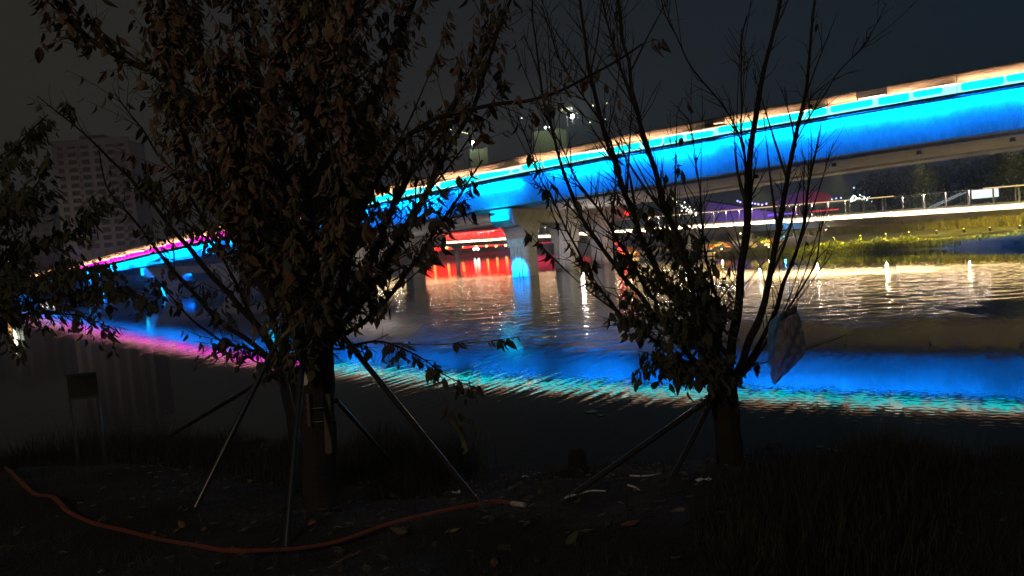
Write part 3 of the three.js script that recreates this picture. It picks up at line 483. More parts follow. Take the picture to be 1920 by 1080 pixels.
// --- the multi-stemmed tree on the right, half bare
{
  const base = onY(1366, 905, 0.72), D0 = -base.z, fork = at(1358, 715, D0), c = (dx, dy) => fork.clone().add(V(dx, dy, 0)), pick = () => rnd() < 0.7 ? 1 : 0;
  const low = (p) => { const q = p.clone().project(camera), X = (q.x + 1) * 960, Y = (1 - q.y) * 540; if (Y < 300) return X < 1000 ? 2 : 0.5; if (X > 1420) return Y > 520 ? 2 : 0.5; if (Y < 450) return X < 1280 ? 22 : 3; return X < 1370 ? 58 : 14; };
  leafyTree({ label: 'half bare tree on the right with a low fork and many upright stems', base, trunk: [base.clone().setY(0.45), at(1366, 830, D0), at(1360, 760, D0), fork], r0: 0.088, r1: 0.085, cols: LEAFC, pick, size: 0.07, tw: 1.8, side: 2.0, lr: 0.76, leaf: low,
    limbs: [
      { root: c(0.0, -0.04), p: [[1380, 600, D0], [1398, 450, D0], [1410, 280, D0 - 0.05], [1430, 140, D0 - 0.1], [1468, -20, D0 - 0.1]], r: 0.042, r1: 0.013, twigs: 26, tl: 0.35 },
      { root: c(0.03, -0.03), p: [[1415, 620, D0 - 0.1], [1445, 500, D0 - 0.1], [1475, 350, D0 - 0.1], [1505, 200, D0 - 0.1], [1522, 60, D0 - 0.1], [1530, -20, D0 - 0.1]], r: 0.034, r1: 0.008, twigs: 20, tl: 0.35 },
      { root: c(0.03, -0.03), p: [[1430, 640, D0 + 0.1], [1470, 540, D0 + 0.1], [1505, 420, D0 + 0.1], [1520, 320, D0 + 0.1], [1540, 230, D0 + 0.1]], r: 0.026, r1: 0.006, twigs: 12, tl: 0.3 },
      { root: c(0.05, -0.03), p: [[1430, 655, D0 - 0.2], [1490, 560, D0 - 0.2], [1530, 480, D0 - 0.2], [1548, 390, D0 - 0.2]], r: 0.016, r1: 0.003, twigs: 6, tl: 0.25 },
      { root: c(-0.02, -0.03), p: [[1330, 610, D0 + 0.1], [1280, 470, D0 + 0.1], [1240, 370, D0 + 0.1], [1205, 240, D0 + 0.1], [1175, 110, D0 + 0.1], [1155, -20, D0 + 0.1]], r: 0.034, r1: 0.011, twigs: 34, tl: 0.4 },
      { root: c(-0.03, -0.02), p: [[1300, 620, D0 - 0.1], [1220, 480, D0 - 0.1], [1165, 340, D0 - 0.15], [1120, 200, D0 - 0.2], [1098, 80, D0 - 0.2], [1085, -20, D0 - 0.2]], r: 0.034, r1: 0.01, twigs: 36, tl: 0.4 },
      { root: c(-0.05, -0.02), p: [[1270, 640, D0 + 0.2], [1170, 520, D0 + 0.25], [1090, 400, D0 + 0.3], [1040, 270, D0 + 0.3], [1010, 120, D0 + 0.3], [1000, -20, D0 + 0.3]], r: 0.026, r1: 0.006, twigs: 30, tl: 0.36 },
      { root: c(-0.05, -0.04), p: [[1240, 650, D0 - 0.3], [1120, 540, D0 - 0.35], [1060, 430, D0 - 0.4], [1010, 320, D0 - 0.4], [960, 200, D0 - 0.4]], r: 0.018, r1: 0.003, twigs: 22, tl: 0.3 },
      { root: c(-0.02, -0.02), p: [[1310, 580, D0 - 0.3], [1260, 420, D0 - 0.35], [1215, 270, D0 - 0.4], [1180, 180, D0 - 0.4], [1140, 60, D0 - 0.4], [1125, -20, D0 - 0.4]], r: 0.022, r1: 0.006, twigs: 30, tl: 0.36 },
      { root: c(-0.01, 0.2), p: [[1345, 560, D0 + 0.2], [1320, 450, D0 + 0.2], [1310, 330, D0 + 0.25], [1290, 220, D0 + 0.25]], r: 0.016, r1: 0.003, twigs: 20, tl: 0.4 },
      { root: at(1400, 420, D0), p: [[1400, 300, D0 - 0.1], [1350, 190, D0 - 0.2], [1280, 100, D0 - 0.3], [1245, 10, D0 - 0.35], [1236, -30, D0 - 0.35]], r: 0.01, r1: 0.004, twigs: 6, tl: 0.25, leaf: 0 },
      { root: at(1400, 460, D0 + 0.1), p: [[1395, 300, D0 + 0.2], [1390, 150, D0 + 0.25], [1400, 30, D0 + 0.3]], r: 0.012, r1: 0.005, twigs: 8, tl: 0.25, leaf: 0 },
      { root: at(1495, 260, D0 - 0.1), p: [[1530, 200, D0 - 0.15], [1580, 130, D0 - 0.2], [1630, 60, D0 - 0.25], [1662, 5, D0 - 0.3]], r: 0.007, r1: 0.0025, twigs: 6, tl: 0.22, leaf: 0 },
      { root: at(1225, 560, D0 - 0.1), p: [[1170, 470, D0 - 0.3], [1120, 390, D0 - 0.4], [1075, 320, D0 - 0.45], [1035, 240, D0 - 0.5]], r: 0.016, r1: 0.004, twigs: 24, tl: 0.36 },
      { root: at(1180, 380, D0 - 0.15), p: [[1130, 240, D0 - 0.2], [1060, 130, D0 - 0.2], [1015, 10, D0 - 0.2]], r: 0.011, r1: 0.004, twigs: 12, tl: 0.25, leaf: 0 },
      { root: c(-0.05, -0.05), p: [[1320, 690, D0 - 0.2], [1270, 680, D0 - 0.3], [1225, 670, D0 - 0.3]], r: 0.012, r1: 0.004, twigs: 30, tl: 0.26, leaf: 46, up: -0.35, u0: 0.1 },
      { root: c(-0.04, 0.0), p: [[1310, 640, D0 - 0.3], [1250, 600, D0 - 0.4], [1190, 590, D0 - 0.4]], r: 0.014, r1: 0.004, twigs: 34, tl: 0.34, leaf: 42, up: -0.1, u0: 0.1 },
      { root: c(-0.04, 0.05), p: [[1320, 600, D0 + 0.2], [1260, 540, D0 + 0.3], [1180, 500, D0 + 0.3]], r: 0.014, r1: 0.004, twigs: 30, tl: 0.34, leaf: 42, u0: 0.15 },
      { root: c(-0.02, 0.1), p: [[1330, 570, D0 - 0.1], [1300, 500, D0 - 0.2], [1230, 430, D0 - 0.2]], r: 0.014, r1: 0.004, twigs: 28, tl: 0.34, leaf: 38, u0: 0.15 },
      { root: c(0.03, -0.06), p: [[1395, 690, D0], [1418, 684, D0]], r: 0.014, r1: 0.008, twigs: 5, tl: 0.12, leaf: 20 },
    ] });
}
// ---------------------------------------------------------------- stakes, hose, sheet and litter on the near bank
const poleMat = std(0.018, 0.020, 0.024, 0.3);
function stake(a, b, r, label) {
  const d = b.clone().sub(a), t = thing('tree_stake', label, 'stake', [a.x, a.y, a.z], 0, 'stakes propping the young trees'), z = V(0, 0, 0);
  mesh('pole', bar(z, d, r, 10), poleMat, t); mesh('end_cap', bar(d, d.clone().multiplyScalar(1 + 0.02 / d.length()), r * 1.08, 10), M.dark, t); return t;
}
const gp = (px, py, y) => { let p = onY(px, py, y); for (let k = 0; k < 6; k++) p = onY(px, py, groundH(p.x, p.z)); return p; };
const tD = -onY(600, 930, 0.86).z;
stake(gp(912, 937, 0.85).add(V(0, -0.1, 0)), at(617, 598, tD - 0.02), 0.0185, 'long straight stake slanting right from the large russet tree to the hose');
stake(gp(350, 950, 0.9).add(V(0, -0.1, 0)), at(520, 640, tD + 0.4), 0.0185, 'stake slanting down left from the two left trees, nearest the hose');
stake(gp(530, 1030, 0.9).add(V(0, -0.1, 0)), at(572, 625, tD - 0.15), 0.0185, 'near upright stake in front of the large russet trunk');
stake(gp(752, 872, 0.5).add(V(0, -0.1, 0)), at(632, 752, tD + 0.15), 0.0165, 'short stake slanting right behind the large russet trunk');
stake(at(300, 828, tD + 2.6), at(530, 690, tD + 0.8), 0.0185, 'stake slanting far left over the tall grass toward the water');
stake(at(565, 830, tD + 0.2), at(535, 700, tD + 0.5), 0.009, 'thin shiny rod between the two left trunks');
const rD = -onY(1366, 905, 0.72).z;
stake(gp(1003, 945, 0.85).add(V(0, -0.1, 0)), at(1345, 738, rD - 0.1), 0.0185, 'long stake slanting left from the right tree to the hose end');
stake(gp(1236, 908, 0.7).add(V(0, -0.1, 0)), at(1340, 742, rD), 0.0165, 'steeper short stake under the right tree');
{
  const p = at(566, 690, tD - 0.16), t = thing('cloth_tie', 'pale cloth tied round the stake in front of the large russet trunk', 'cloth', p.toArray());
  const g = new THREE.TorusGeometry(0.028, 0.008, 6, 14).rotateX(1.4); const tail = new THREE.PlaneGeometry(0.035, 0.1, 3, 6), q = tail.attributes.position; for (let i = 0; i < q.count; i++) q.setZ(i, 0.012 * Math.sin(q.getY(i) * 60 + q.getX(i) * 80)); tail.computeVertexNormals(); tail.translate(0.028, -0.055, 0.03);
  const cm = std(0.5, 0.48, 0.45, 0.9, { side: THREE.DoubleSide }); mesh('knot', g, cm, t); mesh('tail', tail, cm, t);
}
for (const [x, lab] of [[613, 'worn timber splint bound to the right side of the large trunk'], [577, 'worn timber splint bound to the left side of the large trunk']]) {
  const a = at(x + 4, x > 600 ? 850 : 800, tD - 0.13), b = at(x, 738, tD - 0.13), t = thing('timber_splint', lab, 'timber', a.toArray()), d = b.clone().sub(a);
  mesh('batten', new RoundedBoxGeometry(x > 600 ? 0.045 : 0.022, d.length(), 0.025, 2, 0.006).applyQuaternion(new THREE.Quaternion().setFromUnitVectors(V(0, 1, 0), d.clone().normalize())).translate(d.x / 2, d.y / 2, d.z / 2), std(0.11, 0.09, 0.065, 0.85, { map: scaled(barkT, 4, 2) }), t);
  const w = new THREE.TorusGeometry(0.112, 0.0015, 5, 24).rotateX(Math.PI / 2).translate(x > 600 ? -0.04 : 0.07, d.length() * 0.55, -0.1); mesh('wire', w, M.steel, t);
}
{ // red lay-flat hose
  const px = [[-60, 820], [0, 872], [20, 893], [40, 911], [70, 935], [100, 955], [130, 971], [160, 985], [195, 998], [230, 1008], [300, 1020], [370, 1035], [430, 1048], [490, 1049], [560, 1043], [640, 1030], [720, 1003], [800, 975], [880, 958], [930, 954], [968, 957]];
  const pts = px.map(([x, y]) => { const p = gp(x, y, 0.9); for (let k = 0; k < 9; k++) p.y = Math.max(p.y, groundH(p.x + (k % 3 - 1) * 0.09, p.z + (Math.floor(k / 3) - 1) * 0.09)); p.y += 0.022; return p; }), cv = new THREE.CatmullRomCurve3(pts), g = new THREE.TubeGeometry(cv, 260, 0.0145, 10, false), p = g.attributes.position;
  for (let i = 0; i < p.count; i++) { const c = cv.getPointAt(Math.floor(i / 11) / 260), k = Math.floor(i / 11), w = 1 + 0.16 * Math.sin(k * 0.41) * Math.sin(k * 0.13) + 0.1 * Math.sin(k * 1.7); p.setXYZ(i, c.x + (p.getX(i) - c.x) * w, c.y + (p.getY(i) - c.y) * 0.62 / w, c.z + (p.getZ(i) - c.z) * w); }
  g.computeVertexNormals(); const t = thing('hose', 'orange red lay flat hose curving across the dark soil in front', 'hose');
  mesh('tube', g, std(0.33, 0.075, 0.03, 0.6, { map: scaled(grey, 60, 2), bumpMap: scaled(bumpT, 60, 2), bumpScale: 0.004 }), t);
  const e = cv.getPointAt(1), d = cv.getTangentAt(1); mesh('coupling', bar(e.clone().addScaledVector(d, -0.03), e.clone().addScaledVector(d, 0.07), 0.0135, 12), std(0.3, 0.3, 0.32, 0.4), t);
}
{ // plastic sheet hung by a string from the right tree
  const D = rD - 0.25, P = (x, y, dz = 0) => at(x, y, D + dz), top = P(1494, 572), o = thing('plastic_sheet', 'crumpled pale plastic sheet with a blue strip hanging right of the right tree', 'sheet', top.toArray());
  const rel = (p) => p.clone().sub(top);
  const poly = (ring, ctr, mat, name) => { const pos = [], q = ring.map(rel), c = rel(ctr); for (let i = 0; i < q.length; i++) { const a = q[i], b = q[(i + 1) % q.length], N = 7; const L = (u, v) => c.clone().lerp(a.clone().lerp(b, v), u); for (let r = 0; r < N; r++) for (let s = 0; s <= r; s++) { const u0 = r / N, u1 = (r + 1) / N, A = L(u0, r ? s / r : 0), B = L(u1, s / (r + 1)), Cc = L(u1, (s + 1) / (r + 1)); pos.push(...A.toArray(), ...B.toArray(), ...Cc.toArray()); if (s < r) { const Dd = L(u0, (s + 1) / r); pos.push(...A.toArray(), ...Cc.toArray(), ...Dd.toArray()); } } }
    for (let i = 0; i < pos.length; i += 3) pos[i + 2] += 0.013 * Math.sin(pos[i] * 75) * Math.sin(pos[i + 1] * 55 + 1);
    const g = new THREE.BufferGeometry(); g.setAttribute('position', new THREE.Float32BufferAttribute(pos, 3)); g.setAttribute('uv', new THREE.Float32BufferAttribute(new Float32Array(pos.length / 3 * 2), 2)); g.computeVertexNormals(); return mesh(name, g, mat, o); };
  const pale = new THREE.MeshPhysicalMaterial({ color: C(0.27, 0.25, 0.27), roughness: 0.7, transmission: 0.65, thickness: 0, side: THREE.DoubleSide }), blue = new THREE.MeshPhysicalMaterial({ color: C(0.12, 0.34, 0.75), roughness: 0.75, transmission: 0.6, thickness: 0, side: THREE.DoubleSide }), dk = std(0.05, 0.06, 0.09, 0.8, { side: THREE.DoubleSide });
  poly([P(1494, 572), P(1496, 583, 0.02), P(1464, 602, -0.02), P(1461, 589, -0.02)], P(1479, 588, -0.03), dk, 'dark_strip');
  poly([P(1461, 589, -0.02), P(1464, 602, -0.02), P(1459, 620, -0.03), P(1453, 655, -0.02), P(1446, 690), P(1440, 686), P(1439, 622), P(1444, 602)], P(1450, 628, -0.05), blue, 'blue_strip');
  poly([P(1496, 583, 0.02), P(1501, 600, 0.05), P(1511, 640, 0.06), P(1508, 664, 0.05), P(1476, 700, 0.02), P(1451, 722), P(1443, 700), P(1446, 690), P(1453, 655, -0.02), P(1459, 620, -0.03), P(1464, 602, -0.02)], P(1474, 655, -0.07), pale, 'pale_sheet');
  mesh('string', bar(V(0, 0, 0), rel(P(1497, 530, 0.02)), 0.0022, 5), M.twig, o);
}
{ // board on legs by the water, far left
  const c = [at(126, 703, 7.2), at(180, 699, 7.2), at(184, 744, 7.2), at(131, 749, 7.2)], ctr = c[0].clone().add(c[2]).multiplyScalar(0.5), w = c[0].distanceTo(c[1]), h = c[1].distanceTo(c[2]);
  const t = thing('notice_board', 'small dark notice board on two legs by the water at left', 'sign', [ctr.x, 0, ctr.z], 0.05), y = ctr.y;
  mesh('board', new RoundedBoxGeometry(w, h, 0.02, 2, 0.006).translate(0, y, 0), std(0.004, 0.0045, 0.006, 0.7), t);
  mesh('frame', [bx(-w / 2 - 0.008, w / 2 + 0.008, y + h / 2 - 0.012, y + h / 2 + 0.008, -0.014, 0.016), bx(-w / 2 - 0.008, w / 2 + 0.008, y - h / 2 - 0.008, y - h / 2 + 0.012, -0.014, 0.016)], M.dark, t);
  for (const x of [-w / 2 + 0.01, w / 2 - 0.01]) mesh('leg', bx(x - 0.012, x + 0.012, groundH(ctr.x, ctr.z) - 0.1, y - h / 2, -0.01, 0.01), M.dark, t);
}
{ // stump, slab, litter
  const p = gp(1085, 895, 0.6), t = thing('tree_stump', 'short round topped stump standing in front of the pale slab', 'stump', [p.x, p.y, p.z]);
  mesh('stump', new THREE.LatheGeometry([[0, 0.215], [0.045, 0.21], [0.066, 0.185], [0.066, 0.15], [0.072, 0.1], [0.08, 0.04], [0.11, -0.05]].reverse().map(([r, y]) => new THREE.Vector2(r, y)), 20), M.bark, t);
  for (let k = 0; k < 4; k++) mesh('root', taper([V(0, 0.02, 0), V(Math.cos(k * 1.6 + 0.4) * 0.12, 0.03, Math.sin(k * 1.6 + 0.4) * 0.1), V(Math.cos(k * 1.6 + 0.4) * 0.24, -0.02, Math.sin(k * 1.6 + 0.4) * 0.18)], 0.04, 0.012), M.bark, t);
  const s = gp(1100, 868, 0.3), sl = mesh('concrete_slab', new RoundedBoxGeometry(0.62, 0.06, 0.75, 2, 0.012).rotateY(0.15).translate(0, 0.02, 0), std(0.34, 0.35, 0.37, 0.35, { bumpMap: scaled(bumpT, 2), bumpScale: 0.01 })); sl.position.copy(s); tag(sl, 'wet pale slab lying at the water edge behind the stump', 'slab');
  const paper = std(0.62, 0.62, 0.64, 0.8, { side: THREE.DoubleSide });
  const scrap = (px, py, w, l, turn, lab, cat, grp) => { const q = gp(px, py, 0.85), g = new THREE.PlaneGeometry(w, l, 6, 6).rotateX(-Math.PI / 2), a = g.attributes.position; for (let i = 0; i < a.count; i++) a.setY(i, 0.012 + 0.35 * Math.abs(a.getX(i)) * 0.3 + 0.012 * Math.sin(a.getX(i) * 70 + turn * 9) * Math.cos(a.getZ(i) * 50)); g.computeVertexNormals(); const m = mesh(cat === 'paper' ? 'paper_scrap' : 'pale_strip', g.rotateY(turn), paper); m.position.copy(q); tag(m, lab, cat, grp); };
  scrap(856, 926, 0.075, 0.05, 0.4, 'crumpled white paper scrap left of the long stake foot', 'paper'); scrap(888, 932, 0.04, 0.03, 1.2, 'smaller white paper scrap beside the stake foot', 'paper'); scrap(985, 897, 0.05, 0.03, 0.2, 'white paper scrap on the soil left of the stump', 'paper'); scrap(1320, 903, 0.09, 0.04, 0.3, 'pale paper scrap at the foot of the right tree', 'paper'); scrap(1165, 948, 0.03, 0.02, 0.3, 'tiny white scrap on the soil below the stump', 'paper');
  const strip = (pp, r, lab) => { const m = mesh('white_strip', taper(pp.map(([x, y]) => gp(x, y, 0.8).add(V(0, 0.014, 0))), r, r * 0.4, 6, 0.1), std(0.55, 0.55, 0.55, 0.6)); tag(m, lab, 'strip'); };
  strip([[1060, 938], [1085, 930], [1110, 924], [1136, 925]], 0.009, 'curved white plastic strip on the soil below the stump'); strip([[1178, 914], [1192, 918], [1200, 924]], 0.007, 'short white strip right of the stump'); strip([[1180, 896], [1215, 896], [1240, 891]], 0.006, 'thin pale strip at the water edge under the right stakes');
}
// fallen leaves on the soil
{
  const mats = LEAFC.map((c, i) => std(c[0] * 1.1, c[1] * 1.1, c[2] * 1.1, 0.8, { side: THREE.DoubleSide })), geos = [0, 1, 2, 3].map((k) => leafGeo(0.1, 0.05 + 0.006 * k, 0.3, 0.6 - 0.5 * k, [1, 1, 1]).rotateX(-Math.PI / 2).translate(0, 0, 0.05));
  const lay = (px, py, k, s = 1) => { const p = gp(px, py, 0.88), m = new THREE.Mesh(geos[k % 4], mats[k % 5]); m.name = numbered('fallen_leaf'); m.castShadow = m.receiveShadow = true; m.position.set(p.x, p.y + 0.015, p.z); m.rotation.set(rr(-0.5, 0.3), rr(0, 6.28), rr(-0.4, 0.4), 'YXZ'); m.scale.setScalar(s); scene.add(m); tag(m, 'fallen dry leaf lying on the dark soil under the trees', 'leaf', 'fallen leaves on the near bank'); };
  [[408, 917], [600 - 90, 922], [504, 1030], [235, 946], [318, 932], [725, 998], [920, 1033], [930, 1046], [600, 940], [690, 935], [660, 925], [745, 940], [1075, 965], [1100, 970], [1300, 955], [780, 1010], [450, 985], [350, 1000], [560, 985], [870, 1000], [1010, 1010], [1050, 1040], [640, 1055], [1150, 1000], [1180, 960], [905, 965], [120, 940], [280, 895], [480, 905], [830, 905], [960, 925], [1010, 915]].forEach(([x, y], k) => lay(x, y, k, rr(0.6, 1.05)));
  const bits = []; for (let k = 0; k < 700; k++) { const x = rr(-3.2, 2.2), z = -rr(3.2, 7), g = geos[k % 4].clone(); g.scale(0.6, 0.6, 0.6).rotateX(rr(-0.4, 0.4)).rotateY(rr(0, 6.28)).translate(x, groundH(x, z) + 0.012, z); const c = LEAFC[k % 5], ca = g.attributes.color; for (let i = 0; i < ca.count; i++) ca.setXYZ(i, c[0] * 0.4, c[1] * 0.4, c[2] * 0.4); bits.push(g); }
  tag(mesh('leaf_litter', merge(bits), M.leafV), 'small dead leaves scattered over the dark soil', 'leaf litter', null, 'stuff');
}
// grass
function grass(name, n, where, h0, h1, col, label, w = 0.006) {
  const pos = []; for (const [a, b] of [[0, 0.4], [0.4, 0.75], [0.75, 1]]) { const W = (t) => 0.5 * (1 - t * t), Z = (t) => 0.35 * t * t, q = [[-W(a), a, Z(a)], [W(a), a, Z(a)], [W(b), b, Z(b)], [-W(b), b, Z(b)]]; for (const i of [0, 1, 2, 0, 2, 3]) pos.push(...q[i]); }
  const g = new THREE.BufferGeometry(); g.setAttribute('position', new THREE.Float32BufferAttribute(pos, 3)); g.setAttribute('uv', new THREE.Float32BufferAttribute(new Float32Array(pos.length / 3 * 2), 2)); g.computeVertexNormals();
  const im = new THREE.InstancedMesh(g, new THREE.MeshStandardMaterial({ color: C(1, 1, 1), roughness: 0.8, side: THREE.DoubleSide }), n), m = new THREE.Matrix4(), c = new THREE.Color();
  for (let k = 0; k < n; k++) { const [x, y, z, f] = where(k), h = rr(h0, h1) * (f ?? 1); m.compose(V(x, y, z), new THREE.Quaternion().setFromEuler(new THREE.Euler(gauss() * 0.25, rr(0, 6.28), gauss() * 0.25)), V(w * rr(0.7, 1.4), h, h)); im.setMatrixAt(k, m); const v = rr(0.6, 1.4); c.setRGB(col[0] * v, col[1] * v, col[2] * v * rr(0.7, 1.2)); im.setColorAt(k, c); }
  im.name = numbered(name); im.castShadow = im.receiveShadow = true; scene.add(im); return tag(im, label, 'grass', null, 'stuff');
}
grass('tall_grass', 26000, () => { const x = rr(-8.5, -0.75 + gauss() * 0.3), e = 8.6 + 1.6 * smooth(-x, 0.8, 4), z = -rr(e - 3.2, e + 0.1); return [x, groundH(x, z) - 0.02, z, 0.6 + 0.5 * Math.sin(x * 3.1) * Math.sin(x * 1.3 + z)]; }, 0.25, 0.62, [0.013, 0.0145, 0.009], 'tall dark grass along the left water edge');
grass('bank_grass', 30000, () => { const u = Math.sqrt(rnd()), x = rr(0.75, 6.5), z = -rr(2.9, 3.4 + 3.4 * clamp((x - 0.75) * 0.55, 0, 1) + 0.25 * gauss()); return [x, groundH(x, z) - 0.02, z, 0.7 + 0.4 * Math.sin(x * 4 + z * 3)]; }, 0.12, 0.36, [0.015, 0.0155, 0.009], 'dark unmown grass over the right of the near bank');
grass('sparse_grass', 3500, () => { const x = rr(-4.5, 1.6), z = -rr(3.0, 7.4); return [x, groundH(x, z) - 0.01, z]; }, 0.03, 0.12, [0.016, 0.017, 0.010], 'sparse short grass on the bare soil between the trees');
// added floodlights, all unseen, to brighten the piers, the soffit and the left tower
function addedFloodMast(pos, target, color, I, angle, label, pen = 0.7) {
  const t = thing('added_flood_mast', label, 'floodlight', pos.toArray()); mesh('post', bar(V(0, -pos.y, 0), V(0, -0.1, 0), 0.07, 10), M.dark, t);
  const d = target.clone().sub(pos).normalize(), q = new THREE.Quaternion().setFromUnitVectors(V(0, 0, 1), d);
  mesh('housing', new RoundedBoxGeometry(0.5, 0.4, 0.2, 2, 0.03).translate(0, 0, -0.14).applyQuaternion(q), M.dark, t); mesh('lens', new RoundedBoxGeometry(0.44, 0.34, 0.02, 2, 0.008).translate(0, 0, -0.03).applyQuaternion(q), glow(...color.toArray(), 2), t);
  spot(pos.clone().addScaledVector(d, 0.06), target, color, I, angle, pen, 10);
}
addedFloodMast(V(-17, 4.2, -8.5), V(1.3, 1.9, -54), C(1, 0.91, 0.9), 4200, 0.045, 'added floodlight mast on the near bank left of the view');
addedFloodMast(V(11.5, 3.8, -6.2), V(4.6, 1.9, -59.4), C(1, 0.91, 0.9), 5200, 0.045, 'added floodlight mast on the near bank right of the view');
addedFloodMast(V(12.5, 4.1, -6.6), V(8, 1.9, -64.8), C(1, 0.91, 0.9), 5600, 0.042, 'second added floodlight mast on the near bank right of the view');
addedFloodMast(V(34, 0.9, -41.5), V(2, 6, -57), C(1, 0.85, 0.87), 12000, 0.5, 'added floodlight on the right bank below the road bridge');
addedFloodMast(V(-190, 9, -238), V(-150, 26, -290), C(1, 0.8, 0.68), 1500, 0.6, 'added floodlight at the foot of the left apartment tower');
// street lamp behind the camera, which lights the russet crown and the hose
{
  const b = V(-4.2, groundH(-4.2, 3.6), 3.6), t = thing('street_lamp', 'park lamp post standing behind the viewer', 'lamp', b.toArray());
  mesh('post', bar(V(0, 0, 0), V(0, 4.6, 0), 0.06, 12, 0.045), M.dark, t); mesh('base_plate', new THREE.CylinderGeometry(0.12, 0.14, 0.12, 14).translate(0, 0.06, 0), M.dark, t);
  mesh('lamp_head', new THREE.LatheGeometry([[0.05, 0], [0.2, 0.02], [0.24, 0.1], [0.1, 0.24], [0.02, 0.28]].map(([r, y]) => new THREE.Vector2(r, y)), 18).translate(0, 4.62, 0), M.dark, t);
  mesh('bulb', new THREE.SphereGeometry(0.08, 14, 10).translate(0, 4.56, 0), glow(1, 0.7, 0.4, 4), t);
  pointLight(V(b.x, b.y + 4.56, b.z), C(1, 0.72, 0.46), 72, 10);
}
// ---------------------------------------------------------------- the right bank: shrubs, reeds, lamps, pavilion
function leafBall(n, rx, ry, rz, size, col, fn) {
  const out = [];
  for (let k = 0; k < n; k++) {
    const u = V(gauss(), gauss(), gauss()).normalize().multiplyScalar(0.55 + 0.5 * Math.cbrt(rnd())), lump = 1 + 0.22 * Math.sin(u.x * 5 + u.y * 3 + n) * Math.sin(u.z * 4 + u.y * 6);
    const p = V(u.x * rx * lump, u.y * ry * lump, u.z * rz * lump); if (fn && !fn(p)) continue;
    const s = size * rr(0.6, 1.3), g = new THREE.BufferGeometry(), v = rr(0.6, 1.4);
    g.setAttribute('position', new THREE.Float32BufferAttribute([0, 0, 0, s * 0.35, s * 0.5, 0.1 * s, 0, s, 0, 0, 0, 0, 0, s, 0, -s * 0.35, s * 0.5, 0.1 * s], 3)); g.setAttribute('uv', new THREE.Float32BufferAttribute(new Float32Array(12), 2));
    g.setAttribute('color', new THREE.Float32BufferAttribute(Array(6).fill([col[0] * v, col[1] * v, col[2] * v]).flat(), 3)); g.computeVertexNormals();
    g.applyQuaternion(new THREE.Quaternion().setFromEuler(new THREE.Euler(rr(0, 6.28), rr(0, 6.28), rr(0, 6.28)))).translate(p.x, p.y, p.z); out.push(g);
  }
  return merge(out);
}
function shrub(px, pyTop, D, w, h, col, label, nth) {
  const p = at(px, pyTop, D), y0 = p.y - h, t = thing('shrub', label, 'shrub', [p.x, y0, p.z]);
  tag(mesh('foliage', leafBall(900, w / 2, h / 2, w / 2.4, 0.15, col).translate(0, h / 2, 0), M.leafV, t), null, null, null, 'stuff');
  const bd = bankDir(p.x, p.z), q = V(p.x + bd.x * 1.7, 0.95, p.z + bd.z * 1.7), gl = thing('added_shrub_spot', 'added hidden yellow spotlight behind the ' + ORD[nth] + ' shrub from the left of the bank row', 'lamp', q.toArray());  // added lamp, hidden behind its shrub, to brighten shrub and reeds
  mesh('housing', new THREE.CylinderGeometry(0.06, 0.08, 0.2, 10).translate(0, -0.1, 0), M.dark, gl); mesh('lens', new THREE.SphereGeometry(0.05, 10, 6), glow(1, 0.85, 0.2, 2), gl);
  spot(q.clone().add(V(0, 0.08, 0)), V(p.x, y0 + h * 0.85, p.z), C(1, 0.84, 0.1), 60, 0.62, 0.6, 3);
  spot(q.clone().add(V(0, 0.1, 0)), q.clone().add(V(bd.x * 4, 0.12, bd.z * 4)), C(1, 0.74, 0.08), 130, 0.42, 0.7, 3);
  mesh('stem', [0, 1, 2, 3].map((k) => bar(V(0, 0, 0), V(Math.cos(k * 1.7) * w * 0.25, h * 0.6, Math.sin(k * 1.7) * w * 0.2), 0.02, 5, 0.008)), M.bark, t);
}
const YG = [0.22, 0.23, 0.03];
[[1512, 464, 49.5, 2.0, 1.1, 'small round shrub at the left end of the lit row on the right bank'], [1560, 452, 48.6, 2.3, 1.35, 'yellow lit shrub second from the left in the right bank row'], [1606, 452, 47.6, 2.2, 1.2, 'third shrub from the left in the lit row on the right bank'], [1648, 449, 46.6, 2.1, 1.2, 'shrub under the footbridge support wall in the lit row'],
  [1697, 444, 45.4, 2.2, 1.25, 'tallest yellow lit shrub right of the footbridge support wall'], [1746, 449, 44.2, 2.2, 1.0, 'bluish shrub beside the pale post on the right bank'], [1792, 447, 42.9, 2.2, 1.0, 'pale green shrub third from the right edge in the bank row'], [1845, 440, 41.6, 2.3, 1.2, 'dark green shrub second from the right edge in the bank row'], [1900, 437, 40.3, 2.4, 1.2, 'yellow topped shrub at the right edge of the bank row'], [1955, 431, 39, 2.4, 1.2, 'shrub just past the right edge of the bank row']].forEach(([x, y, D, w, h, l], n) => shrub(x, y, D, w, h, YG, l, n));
const reedG = (D0, D1, x0, x1, y) => () => { const f = rnd(), px = lerp(x0, x1, f), p = at(px, 430, lerp(D0, D1, rnd())); return [p.x, y(p), p.z]; };
grass('reed_bed', 9000, () => { const i = 4 + Math.floor(rnd() * 4), p = bankP(i, rnd(), rr(7.5, 10.5)); return [p.x, bankH(8) - 0.15, p.z]; }, 0.5, 1.0, [0.13, 0.11, 0.03], 'yellow lit reeds under the footbridge on the right bank', 0.03);
grass('shore_grass', 9000, () => { const i = 3 + Math.floor(rnd() * 6), p = bankP(i, rnd(), rr(0.1, 2.2)); return [p.x, 0.05, p.z]; }, 0.25, 0.6, [0.07, 0.085, 0.025], 'low grass along the right waterline below the shrubs', 0.025);
